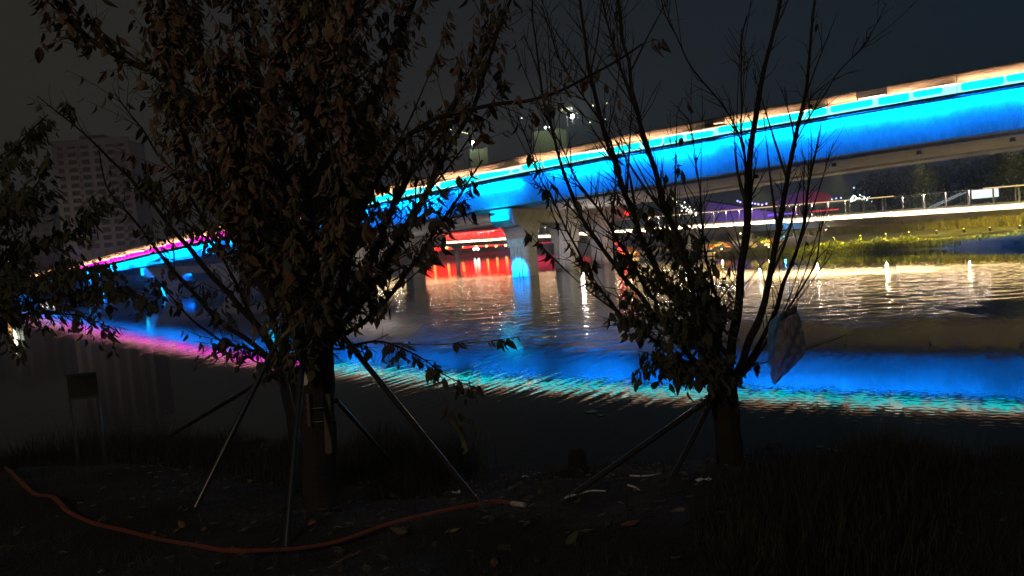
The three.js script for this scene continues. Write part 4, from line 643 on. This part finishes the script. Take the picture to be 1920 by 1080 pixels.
// lamps slung under the footbridge
const underLamp = (s, o, k, n) => { const p = fPt(s, -1.12, o), t = thing('underdeck_lamp', ORD[n] + ' from the right of five small white lamps under the footbridge', 'lamp', p.toArray(), 0, 'lamps under the footbridge'); mesh('housing', new THREE.CylinderGeometry(0.09, 0.11, 0.1, 12).translate(0, 0.09, 0), M.dark, t); mesh('lens', new THREE.SphereGeometry(0.075, 12, 8), glow(1, 0.95, 0.8, 6), t); pointLight(p, C(1, 0.80, 0.5), k, 4); };
for (const s of [2, 8, 14, 20, 26, 32]) { const p = fPt(s, -0.5, 0.3); mesh('added_underdeck_spot', new THREE.CylinderGeometry(0.06, 0.08, 0.16, 10).translate(p.x, p.y + 0.10, p.z), M.dark, foot); spot(p, p.clone().add(V(-2.5, -1.8, 6)), C(1, 0.86, 0.55), 12, 0.42, 0.7, 4); }  // unseen spots added along the deck edge to light the shrubs
[[5, 15], [12, 15], [19, 15], [26, 15], [36, 15]].forEach(([s, k], i) => underLamp(s, i % 2 ? -1.0 : -1.9, k, i));
{ // added yellow floods, hidden under the girder, to brighten the bank planting
  for (const x of [15, 19, 23, 27, 31]) { const s = sOfX(x), f = frameAt(s), y = -3.3 * depthK(s) - 0.5, p = deckPt(s, y, -2.4), n = f.n.clone().negate(); const m = mesh('added_bank_flood', new THREE.CylinderGeometry(0.12, 0.16, 0.25, 12), M.dark, bridge); m.position.copy(p).add(V(0, 0.16, 0));
    spot(p, p.clone().add(V(n.x * 2 + 1.0, -5.2, n.z * 4.5)), C(1, 0.82, 0.12), 260, 0.55, 0.8, 5); spot(p.clone().add(V(0, 0.02, 0)), p.clone().add(V(0.5, -5, 1.2)), C(1, 0.84, 0.14), 170, 0.6, 0.8, 5); }
}
{ // post
  const p = at(1760, 428, 50), t = thing('pale_post', 'short pale post between the dark bank and the shrub row', 'post', [p.x, 0.4, p.z]); mesh('shaft', new RoundedBoxGeometry(0.5, 1.35, 0.5, 2, 0.05).translate(0, 0.6, 0), M.concrete, t); mesh('top_plate', new RoundedBoxGeometry(0.6, 0.08, 0.6, 2, 0.02).translate(0, 1.31, 0), M.concrete, t);
}
for (const [x, y, D, k, lab] of [[1470, 444, 63, 14, 'blue garden lamp over the lawn between the right tree stems']]) {
  const p = at(x, y, D), t = thing('blue_lamp', lab, 'lamp', [p.x, 0.4, p.z]); mesh('post', new THREE.CylinderGeometry(0.04, 0.05, p.y - 0.4, 8).translate(0, (p.y - 0.4) / 2 - 0.05, 0), M.dark, t); mesh('lens', new THREE.SphereGeometry(0.06, 10, 8).translate(0, p.y - 0.4, 0), glow(0.1, 0.5, 1, 1.5), t); pointLight(p, C(0.03, 0.36, 1), k, 4); }
for (const [x, y, w, lab] of [[1108, 772, 0.28, 'pale scum floating on the dark water left of the right tree'], [1128, 779, 0.14, 'small pale scrap floating beside the scum'], [1537, 838, 0.10, 'left of three pale scraps floating right of the right tree'], [1560, 843, 0.12, 'middle of three pale scraps floating right of the right tree'], [1573, 846, 0.13, 'right of three pale scraps floating right of the right tree']]) {
  const p = onY(x, y, 0.006), sh = new THREE.Shape(); for (let k = 0; k < 14; k++) { const a = k / 14 * 6.283, q = w * 0.5 * rr(0.45, 1); k ? sh.lineTo(Math.cos(a) * q, Math.sin(a) * q * 0.6) : sh.moveTo(q, 0); } const m = mesh('floating_scrap', new THREE.ExtrudeGeometry(sh, { depth: 0.008, bevelEnabled: false }).rotateX(-Math.PI / 2), std(0.5, 0.52, 0.55, 0.5)); m.position.copy(p); tag(m, lab, 'debris'); }
// lit flower beds at the water edge
function flowerBed(px, py, D, w, label) {
  const p = at(px, py, D); p.y = 0.18; const t = thing('flower_bed', label, 'flower bed', p.toArray());
  mesh('tray', new RoundedBoxGeometry(w, 0.3, w * 0.5, 2, 0.08).translate(0, 0, 0), M.paleSteel, t);
  const fl = [std(0.75, 0.3, 0.08, 0.7), std(0.7, 0.55, 0.12, 0.7), std(0.4, 0.5, 0.12, 0.7), std(0.8, 0.7, 0.5, 0.7)];
  for (let k = 0; k < 11; k++) { const a = rr(-1, 1), g = []; for (let j = 0; j < 6; j++) g.push(new THREE.SphereGeometry(0.2, 8, 5).scale(1, 0.35, 0.55).translate(0.17, 0.05, 0).rotateZ(0.5).rotateY(j * 1.047)); g.push(new THREE.SphereGeometry(0.1, 8, 6).translate(0, 0.08, 0)); const f = mesh('flower_head', g, fl[k % 4], t); f.position.set(a * w * 0.42, 0.28 + 0.55 * (1 - a * a) * rr(0.5, 1), rr(-0.2, 0.25) * w); f.rotation.set(rr(0.2, 0.9), rr(0, 6), 0); f.scale.setScalar(rr(0.8, 1.35)); }
  mesh('lamp', new THREE.SphereGeometry(0.07, 10, 8).translate(0, 0.35, w * 0.42), glow(1, 0.8, 0.4, 4), t); pointLight(V(p.x, p.y + 0.35, p.z + w * 0.42), C(1, 0.62, 0.2), 7, 4);
}
flowerBed(1347, 476, 60, 2.4, 'orange lit flower heap floating left of the right tree stems'); flowerBed(1432, 464, 56, 2.6, 'orange and green lit flower heap between the right tree stems'); flowerBed(1178, 480, 63, 1.8, 'flower heap under the red lamps behind the right tree');
{ // red lamps that glow through the right tree
  for (const [x, y, D] of [[1163, 468, 62], [1172, 478, 62], [1176, 400, 66], [1158, 455, 62]]) { const p = at(x, y, D), t = thing('red_lantern', y < 420 ? 'red lantern above the footbridge level behind the right tree' : (y < 460 ? 'uppermost' : y < 470 ? 'middle' : 'lowest') + ' of three red lanterns low behind the right tree', 'lantern', p.toArray(), 0, 'red lanterns behind the right tree'); mesh('shade', new THREE.SphereGeometry(0.26, 16, 12).scale(1, 0.85, 1), glow(1, 0.02, 0.01, 1.6), t); mesh('cap', new THREE.CylinderGeometry(0.1, 0.14, 0.08, 10).translate(0, 0.3, 0), M.dark, t); pointLight(p.clone().add(V(0, 0, 0.5)), C(1, 0.03, 0.02), 0.6, 8); }
}
// pavilion with purple lit wall, behind the footbridge
{
  const a = at(1325, 400, 112), t = thing('pavilion', 'low pavilion with a purple lit sloping wall behind the footbridge', 'building', [a.x, 1.2, a.z], -0.18);
  const wall = new THREE.Shape([[0, 0], [10, 0], [10, 2.3], [0, 4.9]].map((p) => new THREE.Vector2(...p))); mesh('wall', new THREE.ExtrudeGeometry(wall, { depth: 0.4, bevelEnabled: false }), std(0.5, 0.48, 0.5), t);
  mesh('roof', bar(V(0, 5.05, 0.2), V(10.4, 2.35, 0.2), 0.16, 4), M.dark, t); mesh('side_wall', bx(-0.3, -0.01, 0, 4.9, -6, 0.4), M.concrete, t);
  areaLight('purple_wash', V(a.x + 4.6, 2.2, a.z + 4.4), V(-0.18, 0.35, -1), 8, 0.3, C(0.30, 0.05, 1), 26, V(1, 0, 0.18)); mesh('wash_lamp', bx(1, 8, 0.3, 0.45, 3.6, 3.8), glow(0.3, 0.1, 1, 1.5), t);
  const b = at(1425, 360, 118), u = thing('tent_canopy', 'wide canopy lit purple at left and red at right beyond the footbridge', 'canopy', [b.x, 1.4, b.z], -0.1);
  const sh = new THREE.Shape([[0, 3.2], [2.5, 4.6], [6, 5.2], [9, 4.2], [9, 3.2]].map((p) => new THREE.Vector2(...p))); mesh('canopy', new THREE.ExtrudeGeometry(sh, { depth: 5, bevelEnabled: true, bevelSize: 0.1, bevelThickness: 0.1 }), std(0.35, 0.33, 0.36), u);
  for (const x of [0.5, 4.5, 8.5]) for (const z of [0.4, 4.6]) mesh('mast', bx(x - 0.1, x + 0.1, 0, 3.2, z - 0.1, z + 0.1), M.steel, u);
  areaLight('red_wash', V(b.x + 7, 3.2, b.z + 8), V(0, 0.25, -1), 5, 0.4, C(1, 0.03, 0.06), 9, V(1, 0, 0)); mesh('red_lamp', bx(5, 9, 1.75, 1.95, 8.1, 8.3), glow(1, 0.05, 0.08, 1.5), u);
  areaLight('violet_wash', V(b.x + 1, 3.2, b.z + 8), V(0, 0.25, -1), 5, 0.4, C(0.25, 0.08, 1), 9, V(1, 0, 0)); mesh('violet_lamp', bx(-1, 3, 1.75, 1.95, 8.1, 8.3), glow(0.3, 0.1, 1, 1.5), u);
}
function bulbs(name, label, pts, mat, r, D, wire = true) { const P = pts.map(([x, y]) => at(x, y, D)), t = thing(name, label, 'string lights', P[0].toArray()); for (const p of P) mesh('bulb', new THREE.SphereGeometry(r, 10, 8).translate(p.x - P[0].x, p.y - P[0].y, p.z - P[0].z), mat, t); if (wire && P.length > 1) mesh('wire', taper(P.map((p) => p.clone().sub(P[0]).add(V(0, r, 0))), 0.02, 0.02, 5, 0), M.dark, t); return t; }
bulbs('light_string', 'string of violet bulbs above the footbridge left of the red canopy', [[1383, 377], [1388, 379], [1410, 381], [1416, 382], [1422, 383], [1429, 384], [1437, 382]], glow(0.35, 0.3, 1, 4), 0.12, 92);
bulbs('light_string', 'few blue bulbs above the footbridge right of the red canopy', [[1560, 374], [1568, 372], [1577, 371], [1601, 352]], glow(0.4, 0.5, 1, 3), 0.1, 92);
{ // small tree wrapped in white bulbs
  const p = at(1262, 392, 100), t = thing('lit_tree', 'small tree wrapped in white fairy bulbs beyond the footbridge', 'tree', [p.x, 1.2, p.z]), y = p.y - 1.2, g = [];
  mesh('trunk', taper([V(0, 0, 0), V(0.1, y * 0.5, 0), V(0, y, 0)], 0.12, 0.05), M.bark, t); tag(mesh('foliage', leafBall(350, 1.6, 1.4, 1.4, 0.3, [0.06, 0.08, 0.03]).translate(0.4, y, 0), M.leafV, t), null, null, null, 'stuff');
  for (let k = 0; k < 40; k++) { const u = rnd(); g.push(new THREE.SphereGeometry(rr(0.06, 0.11), 6, 5).translate(-0.9 + u * 3.8, y + 1.0 - u * 1.9 + gauss() * 0.5, 1.4 + gauss() * 0.3)); } tag(mesh('fairy_bulbs', g, glow(1, 0.97, 0.85, 3.5), t), null, null, null, 'stuff');
  pointLight(V(p.x + 0.5, p.y + 0.2, p.z + 2.4), C(1, 0.95, 0.8), 14, 8);
}
{ // white neon script
  const D = 96, t = thing('neon_sign', 'white neon sign of slanted handwriting above the footbridge railing', 'sign', at(1592, 372, D).toArray()), o = at(1592, 372, D), P = (x, y) => at(x, y, D).sub(o), neon = glow(0.75, 1, 1, 4);
  const strokes = [[[1596, 374], [1603, 366], [1607, 371], [1601, 376]], [[1605, 369], [1612, 366], [1611, 373]], [[1611, 372], [1617, 367], [1616, 374], [1621, 369]], [[1620, 374], [1626, 369], [1624, 376]], [[1625, 374], [1631, 368], [1630, 375]], [[1630, 374], [1637, 367], [1634, 378]], [[1594, 378], [1599, 376]]];
  for (const s of strokes) mesh('stroke', new THREE.TubeGeometry(new THREE.CatmullRomCurve3(s.map(([x, y]) => P(x, y))), 16, 0.11, 6), neon, t);
  const c = P(1615, 374); mesh('backing', new THREE.BoxGeometry(3.6, 1.1, 0.1).translate(c.x, c.y, c.z - 0.25), M.dark, t); mesh('support', bx(c.x - 0.1, c.x + 0.1, 1.4 - o.y, c.y - 0.5, c.z - 0.3, c.z - 0.2), M.dark, t);
  areaLight('neon_light', at(1615, 372, D - 0.5), V(0, 0, 1), 3, 0.6, C(0.7, 1, 1), 2.5, V(1, 0, 0));
}
{ // white lit board and ramp stairs on the right, behind the glass
  const p = at(1847, 363, 66), t = thing('lit_board', 'bright white lit board behind the footbridge railing at the right', 'sign', [p.x, 1.4, p.z], -0.25); mesh('panel', new RoundedBoxGeometry(2.1, 0.75, 0.12, 2, 0.03).translate(0, p.y - 1.4, 0), glow(1, 0.93, 0.97, 1.6), t); mesh('stand', [bx(-0.9, -0.8, 0, p.y - 1.75, -0.05, 0.05), bx(0.8, 0.9, 0, p.y - 1.75, -0.05, 0.05)], M.dark, t); areaLight('board_light', V(p.x, p.y, p.z + 0.2), V(-0.2, 0, 1), 2, 0.7, C(1, 0.93, 0.97), 1.2, V(1, 0, 0));
  const s = at(1740, 377, 70), r = thing('stair_ramp', 'pale railed stair climbing right behind the footbridge glass', 'stairs', [s.x, 1.3, s.z], -0.2);
  for (let k = 0; k < 10; k++) mesh('step', bx(k * 0.33, k * 0.33 + 0.34, 0, 0.1 + k * 0.13, -1.2, 0), M.concrete, r); for (const z of [-1.2, 0]) { mesh('handrail', bar(V(0, 0.9, z), V(3.3, 2.2, z), 0.04, 6), glow(0.9, 0.9, 1, 0.5, 0.5), r); for (const x of [0.1, 1.6, 3.2]) mesh('post', bar(V(x, 0, z), V(x, 0.94 + x * 0.39, z), 0.03, 5), M.paleSteel, r); }
  const k = at(1880, 366, 62), kk = thing('kerb_light', 'pale pink lit kerb line beside the stairs at the right edge', 'kerb', [k.x, 1.3, k.z], 0); mesh('kerb', bx(-6, 6, 0.4, 0.65, -0.2, 0), std(0.6, 0.5, 0.58), kk); mesh('light_line', bx(-6, 6, 0.66, 0.72, -0.14, -0.06), glow(1, 0.6, 0.95, 1.2), kk);
}
// dark trees beyond the right bank
function bgTree(px, pyTop, D, w, h, col, label) {
  const p = at(px, pyTop, D), y0 = 1.3, H = p.y - y0, t = thing('park_tree', label, 'tree', [p.x, y0, p.z]); mesh('trunk', taper([V(0, 0, 0), V(0.15, H * 0.4, 0), V(0, H * 0.8, 0)], 0.2, 0.06), M.bark, t);
  for (const a of [0.5, 2.4, 4.4]) mesh('limb', taper([V(0.1, H * 0.35, 0), V(Math.cos(a) * w * 0.2, H * 0.55, Math.sin(a) * w * 0.2), V(Math.cos(a) * w * 0.36, H * 0.75, Math.sin(a) * w * 0.36)], 0.09, 0.03), M.bark, t);
  const lumps = []; for (let k = 0; k < 7; k++) { const a = rr(0, 6.28), r = w * 0.28 * Math.sqrt(rnd()); lumps.push(leafBall(130, w * 0.24, h * 0.2, w * 0.24, 0.42, col).translate(Math.cos(a) * r, H - h * 0.5 + rr(-0.3, 0.3) * h, Math.sin(a) * r)); }
  tag(mesh('crown', merge(lumps), M.leafV, t), null, null, null, 'stuff');
}
[[1640, 318, 86, 6, 5, 'dark round tree left of the others beyond the right bank'], [1705, 300, 82, 7, 6, 'broad dark tree above the stair railing'], [1770, 305, 76, 6, 5, 'dark tree with reddish lit foot beyond the footbridge'], [1835, 290, 74, 6, 6, 'dark tree above the white lit board'], [1893, 272, 70, 4.5, 7, 'tall pale trunked tree near the right edge'], [1950, 270, 66, 6, 7, 'tree cut by the right edge of the view'], [1290, 362, 128, 5, 5, 'bare brownish tree left of the purple pavilion']].forEach(([x, y, D, w, h, l]) => bgTree(x, y, D, w, h, [0.05, 0.065, 0.035], l));
{ const p = at(1790, 352, 70), t = thing('uplight', 'small red uplight at the foot of the dark trees', 'lamp', [p.x, 1.5, p.z]); mesh('housing', new THREE.CylinderGeometry(0.14, 0.16, 0.2, 12), M.dark, t); mesh('lens', new THREE.SphereGeometry(0.1, 10, 8).translate(0, 0.12, 0), glow(1, 0.1, 0.15, 3), t); pointLight(V(p.x, 1.9, p.z + 0.4), C(1, 0.1, 0.2), 12, 6);
  const q = at(1725, 350, 72), u = thing('uplight', 'small white uplight below the broad dark tree', 'lamp', [q.x, 1.5, q.z]); mesh('housing', new THREE.CylinderGeometry(0.14, 0.16, 0.2, 12), M.dark, u); mesh('lens', new THREE.SphereGeometry(0.1, 10, 8).translate(0, 0.12, 0), glow(0.9, 1, 0.9, 3), u); pointLight(V(q.x, 1.9, q.z + 0.4), C(0.8, 1, 0.85), 14, 6); }
// ---------------------------------------------------------------- beyond the river in the middle: red lit hall and bank lamps
{
  const a = at(770, 441, 205), t = thing('red_hall', 'long low building washed in red light behind the footbridge', 'building', [a.x, 2.2, a.z]), sh = new THREE.Shape(); sh.moveTo(0, 0); sh.lineTo(27, 0); sh.lineTo(27, 3.8); sh.quadraticCurveTo(26.5, 5.6, 24.4, 5.8); sh.lineTo(0, 4.6); sh.closePath();
  const wall = std(0.5, 0.46, 0.44, 0.85); mesh('wall', new THREE.ExtrudeGeometry(sh, { depth: 8, bevelEnabled: false, curveSegments: 8 }).translate(0, 0, -8), wall, t);
  mesh('door_panel', bx(15, 18.2, 0.2, 2.4, 0.01, 0.12), std(0.25, 0.2, 0.2), t); mesh('eave', bx(-0.3, 24, 4.45, 4.7, 0.02, 0.6), M.dark, t);
  for (let k = 0; k < 5; k++) { mesh('flood_bar', bx(k * 5.2 + 0.4, k * 5.2 + 5.0, 0.1, 0.3, 3.0, 3.3), glow(1, 0.02, 0.02, 2), t); areaLight('red_flood', V(a.x + k * 5.2 + 2.7, 2.6, a.z + 2.9), V(0, 0.55, -1), 4.6, 0.4, C(1, 0.004, 0.004), 330, V(1, 0, 0)); }
  const b = at(1036, 462, 180), u = thing('red_landing', 'low red lit landing stage seen between the near columns', 'landing', [b.x, 0.3, b.z]);
  mesh('platform', bx(-9, 9, 0, 0.7, -5, 0), M.concrete, u); mesh('roof', bx(-9, 9, 3.1, 3.4, -5, 0.3), M.dark, u); for (const x of [-8.5, -4, 0.5, 5, 8.5]) mesh('post', bx(x - 0.12, x + 0.12, 0.7, 3.1, -0.3, -0.06), M.steel, u); mesh('back_wall', bx(-9, 9, 0.7, 3.1, -5, -4.7), std(0.5, 0.4, 0.45), u);
  for (const y of [0.5, 3.0]) mesh('led_line', bx(-8.8, 8.8, y, y + 0.18, 0.31, 0.4), glow(1, 0.03, 0.05, 3), u); areaLight('landing_red', V(b.x, 3.2, b.z - 2), V(0, -0.4, -1), 17, 0.3, C(1, 0.02, 0.12), 30, V(1, 0, 0)); areaLight('landing_glow', V(b.x, 2.2, b.z + 0.5), V(0, 0, 1), 17, 1.6, C(1, 0.02, 0.1), 0.5, V(1, 0, 0));
}
const bankLamp = (px, py, D, col, k, lab, r = 0.28, grp) => { const p = at(px, py, D), g0 = 1.2, t = thing('shore_lamp', lab, 'lamp', [p.x, g0, p.z], 0, grp); mesh('post', bar(V(0, -0.6, 0), V(0, Math.max(0.4, p.y - g0), 0), 0.08, 6), M.dark, t); mesh('lens', new THREE.SphereGeometry(r, 10, 8).translate(0, p.y - g0, 0), glow(...col, k), t); return p; };
[[780, 465], [812, 465], [838, 464], [866, 463], [893, 462], [912, 461], [930, 461], [948, 460], [690, 472], [720, 470]].sort((a, b) => a[0] - b[0]).forEach(([x, y], n) => bankLamp(x, y, 202, [1, 0.55, 0.12], 9, ORD[n] + ' from the left of ten warm lamps on the far shore under the footbridge', 0.36, 'warm lamps along the far shore'));
bankLamp(889, 467, 200, [1, 1, 1], 12, 'left of a pair of white lamps on the far shore', 0.34); bankLamp(896, 467, 200, [1, 1, 1], 12, 'right of a pair of white lamps on the far shore', 0.34);
{ const p = bankLamp(15, 487, 150, [1, 0.95, 0.7], 4, 'white lamp on the far left shore below the towers', 0.4); pointLight(V(p.x, p.y, p.z + 0.8), C(1, 0.85, 0.6), 60, 10); bankLamp(24, 489, 150, [0.85, 1, 0.85], 2.5, 'greenish white lamp beside the far left white lamp', 0.3); bankLamp(3, 500, 150, [1, 0.5, 0.15], 6, 'orange lamp at the very left of the far shore', 0.4); }
[[60, 516], [75, 515], [93, 511], [86, 518]].sort((a, b) => a[0] - b[0]).forEach(([x, y], n) => bankLamp(x, y, 160, [1, 0.6, 0.1], 7, ORD[n] + ' from the left of four warm lamps near the far bridge end', 0.4, 'warm lamps by the left bridge end'));
[[76, 545], [85, 544], [98, 543]].forEach(([x, y], n) => bankLamp(x, y, 130, [1, 0.85, 0.6], 5, ORD[n] + ' from the left of three small cream lamps low at the left waterline', 0.2, 'cream lamps at the left waterline'));
// ---------------------------------------------------------------- far towers and cranes
function tower(px0, px1, pyTop, D, o) {
  const a = at(px0, pyTop, D), b = at(px1, pyTop, D), w = Math.abs(b.x - a.x) * (o.wk ?? 1), H = o.h ?? a.y - 2, t = thing('apartment_tower', o.label, 'building', [(a.x + b.x) / 2, 2, (a.z + b.z) / 2], o.turn ?? 0), d = o.depth ?? w * 0.6, wall = o.mat, fh = 2.95, nF = Math.floor(H / fh), cols = o.cols;
  mesh('wall', bx(-w / 2, w / 2, 0, H, -d, -0.6), wall, t);
  const slab = new THREE.BoxGeometry(1, 1, 1);
  // front skin: slabs, piers between windows, recessed panes
  for (let f = 0; f <= nF; f++) { const m = mesh('floor_band', slab, wall, t); m.scale.set(w * 0.998, f === nF ? 1.2 : 1.15, 0.6); m.position.set(0, Math.min(f * fh + 0.2, H - 0.6), -0.3); }
  const cw = w / cols;
  for (let c = 0; c <= cols; c++) { const m = mesh('wall_pier', slab, wall, t); m.scale.set(cw * 0.36, H - 0.01, 0.58); m.position.set(clamp(-w / 2 + c * cw, -w / 2 + cw * 0.18, w / 2 - cw * 0.18), H / 2, -0.3); }
  const nWin = Math.min(nF, o.rows ?? 14);
  for (let f = nF - nWin; f < nF; f++) for (let c = 0; c < cols; c++) { const m = mesh('window', slab, o.glass, t); m.scale.set(cw * 0.66, fh - 1.1, 0.06); m.position.set(-w / 2 + (c + 0.5) * cw, f * fh + 0.77 + (fh - 1.15) / 2, -0.5); if (c % 3 === 1 && o.balcony) { const r = mesh('balcony', slab, wall, t); r.scale.set(cw * 1.0, 0.95, 0.9); r.position.set(-w / 2 + (c + 0.5) * cw, f * fh + 0.35, 0.45); } }
  mesh('roof_parapet', [bx(-w / 2 - 0.2, w / 2 + 0.2, H, H + 1.2, -0.5, 0.1), bx(-w / 2 - 0.2, w / 2 + 0.2, H, H + 1.2, -d, -d + 0.4)], wall, t); mesh('roof_house', bx(-w * 0.2, w * 0.12, H, H + 3.4, -d * 0.8, -d * 0.3), o.glass, t);
  return t;
}
const paleWall = std(0.5, 0.45, 0.42, 0.9, { map: scaled(grey, 0.2) }), darkPane = std(0.03, 0.035, 0.045, 0.25), blueWall = std(0.24, 0.26, 0.32, 0.9);
tower(100, 238, 272, 290, { label: 'pale tall apartment tower with rows of dark windows at left', mat: paleWall, glass: darkPane, cols: 6, rows: 14, balcony: true, turn: 0.12 });
tower(-70, 92, 392, 300, { label: 'lower bluish apartment block at the far left edge', mat: blueWall, glass: darkPane, cols: 7, rows: 9, turn: 0.1 });
{ // towers under construction, work lamps and cranes over the bridge
  const net = std(0.17, 0.20, 0.09, 0.9), blueNet = std(0.06, 0.14, 0.2, 0.9), conc = std(0.32, 0.33, 0.3, 0.9);
  const shell = (px0, px1, py, D, mat, label) => { const a = at(px0, py, D), b = at(px1, py, D), w = b.x - a.x, H = a.y - 3, t = thing('tower_shell', label, 'building', [(a.x + b.x) / 2, 2, a.z], 0.1); mesh('core', bx(-w * 0.46, w * 0.46, 0, H - 1.2, -w * 0.7, -0.8), conc, t); for (let k = 0; k < 9; k++) { mesh('floor_slab', bx(-w / 2, w / 2, H - k * 3 - 0.35, H - k * 3, -w * 0.75, 0), conc, t); } for (let k = 0; k < 7; k++) mesh('safety_net', bx(-w / 2 + k * w / 7 + 0.05, -w / 2 + (k + 1) * w / 7 - 0.05, H - 24, H + rr(0.4, 1.6), 0.05, 0.12 + 0.08 * (k % 2)), mat, t); return { t, H, w, x: (a.x + b.x) / 2, y: H + 2, z: a.z }; };
  const s1 = shell(1000, 1062, 246, 350, net, 'unfinished tower wrapped in yellowish netting above the bridge'), s2 = shell(1062, 1116, 243, 365, blueNet, 'unfinished tower wrapped in blue netting beside the yellowish one'), s3 = shell(880, 914, 280, 350, net, 'small unfinished tower under the left work lamp');
  const lamp = (px, py, D, r, k, label, I) => { const p = at(px, py, D), t = thing('work_lamp', label, 'lamp', p.toArray()); mesh('lens', new THREE.SphereGeometry(r, 14, 10), glow(0.85, 1, 1, k), t); mesh('bracket', bx(-0.2, 0.2, -3.5, -r, -0.2, 0.2), M.dark, t); pointLight(p.clone().add(V(0, 0, r + 1)), C(0.95, 1, 0.9), I, 40); };
  lamp(886, 268, 346, 0.95, 40, 'bright white work lamp above the small unfinished tower', 260); lamp(1073, 218, 340, 1.0, 45, 'brightest white work lamp above the two unfinished towers', 420); lamp(1023, 239, 344, 0.6, 18, 'smaller white lamp on top of the yellowish netted tower', 90); lamp(1031, 238, 344, 0.45, 10, 'smallest white lamp right of the one on the netted tower', 30);
  const crane = (mx, my0, D, jib, label, lit) => { const m = at(mx, my0, D), t = thing('tower_crane', label, 'crane', [m.x, 2, m.z]), H = m.y - 2, st = std(0.2, 0.17, 0.06, 0.6), g = []; for (const [a, b] of [[-0.8, -0.8], [0.8, -0.8], [-0.8, 0.8], [0.8, 0.8]]) g.push(bar(V(a, 0, b), V(a, H, b), 0.12, 4)); for (let y = 0; y < H - 2; y += 4) g.push(bar(V(-0.8, y, 0.8), V(0.8, y + 4, 0.8), 0.07, 4), bar(V(0.8, y, -0.8), V(0.8, y + 4, 0.8), 0.07, 4)); mesh('mast', g, st, t);
    const J = jib.map(([x, y]) => at(x, y, D).sub(V(m.x, 2, m.z))); const jg = []; for (let k = 0; k < J.length - 1; k++) jg.push(bar(J[k], J[k + 1], 0.3, 4)); mesh('jib', jg, st, t); mesh('cab', bx(-1, 1, H - 1, H + 1.4, -1, 1), M.dark, t); lit.forEach(([x, y, r, c]) => { const p = at(x, y, D).sub(V(m.x, 2, m.z)); mesh('marker_light', new THREE.SphereGeometry(r, 8, 6).translate(p.x, p.y, p.z + 0.6), glow(...c, 4), t); }); };
  const ln = []; for (let k = 0; k <= 14; k++) ln.push([832 + k * 3.2, 240.5 + k * 0.72, 0.22, [1, 0.95, 0.5]]);
  crane(852, 246, 352, [[826, 239], [852, 245], [886, 252]], 'tower crane with a lamp dotted jib over the left work lamp', ln);
  crane(943, 221, 380, [[880, 221], [943, 221.5], [1000, 222]], 'distant tower crane with three marker lights on its level jib', [[895, 221, 0.4, [0.8, 1, 1]], [943, 222, 0.38, [0.8, 1, 1]], [978, 222, 0.36, [0.8, 1, 1]]]);
  crane(1108, 205, 390, [[1050, 214], [1108, 204], [1150, 192]], 'tower crane with scattered marker lights right of the unfinished towers', [[1112, 198, 0.5, [1, 0.9, 0.5]], [1138, 194, 0.32, [1, 0.8, 0.5]], [1106, 230, 0.38, [1, 0.9, 0.6]], [1135, 224, 0.4, [1, 0.9, 0.6]]]);
  const a = at(1051, 210, 342), b = at(1074, 207, 342), t = thing('lit_banner', 'small yellow lit banner beside the brightest work lamp', 'sign', [a.x, a.y, a.z]), w = b.x - a.x; mesh('frame', bx(-0.2, w + 0.2, -0.3, 2.4, -0.2, 0.0), M.dark, t); for (let k = 0; k < 5; k++) mesh('glyph', bx(w * k / 5 + 0.12, w * (k + 1) / 5 - 0.12, 0.5 + 0.25 * (k % 2), 1.6, 0.01, 0.1), glow(1, 0.95, 0.25, 1.4), t); mesh('bracket', bx(w / 2 - 0.15, w / 2 + 0.15, -(a.y - 50), -0.3, -0.2, 0), M.dark, t);
}
{ // lower deck under the left part of the bridge
  const t = thing('side_ramp', 'low ramp lit blue under the left part of the bridge', 'ramp', [-50, 0, -104], -0.62); mesh('slab', bx(-22, 26, 1.2, 1.7, -4, 0), M.concrete, t); mesh('parapet', bx(-22, 26, 1.7, 2.4, -0.25, 0.02), M.concrete, t); for (const x of [-16, -4, 8, 20]) mesh('column', bx(x - 0.5, x + 0.5, -1.5, 1.2, -2.6, -1.4), M.concrete, t);
  areaLight('ramp_wash', V(-49, 3.9, -100), V(0.1, -0.6, -1), 24, 0.4, C(0, 0.15, 1), 40, V(0.82, 0, 0.57)); mesh('wash_lamp', bx(-10, 12, 3.9, 4.05, 5.2, 5.5), glow(0, 0.3, 1, 0.6), t);
}
// humid night air
scene.fog = new THREE.FogExp2(new THREE.Color().setRGB(0.9, 0.95, 1), 0.0018);
renderer.render(scene, camera);
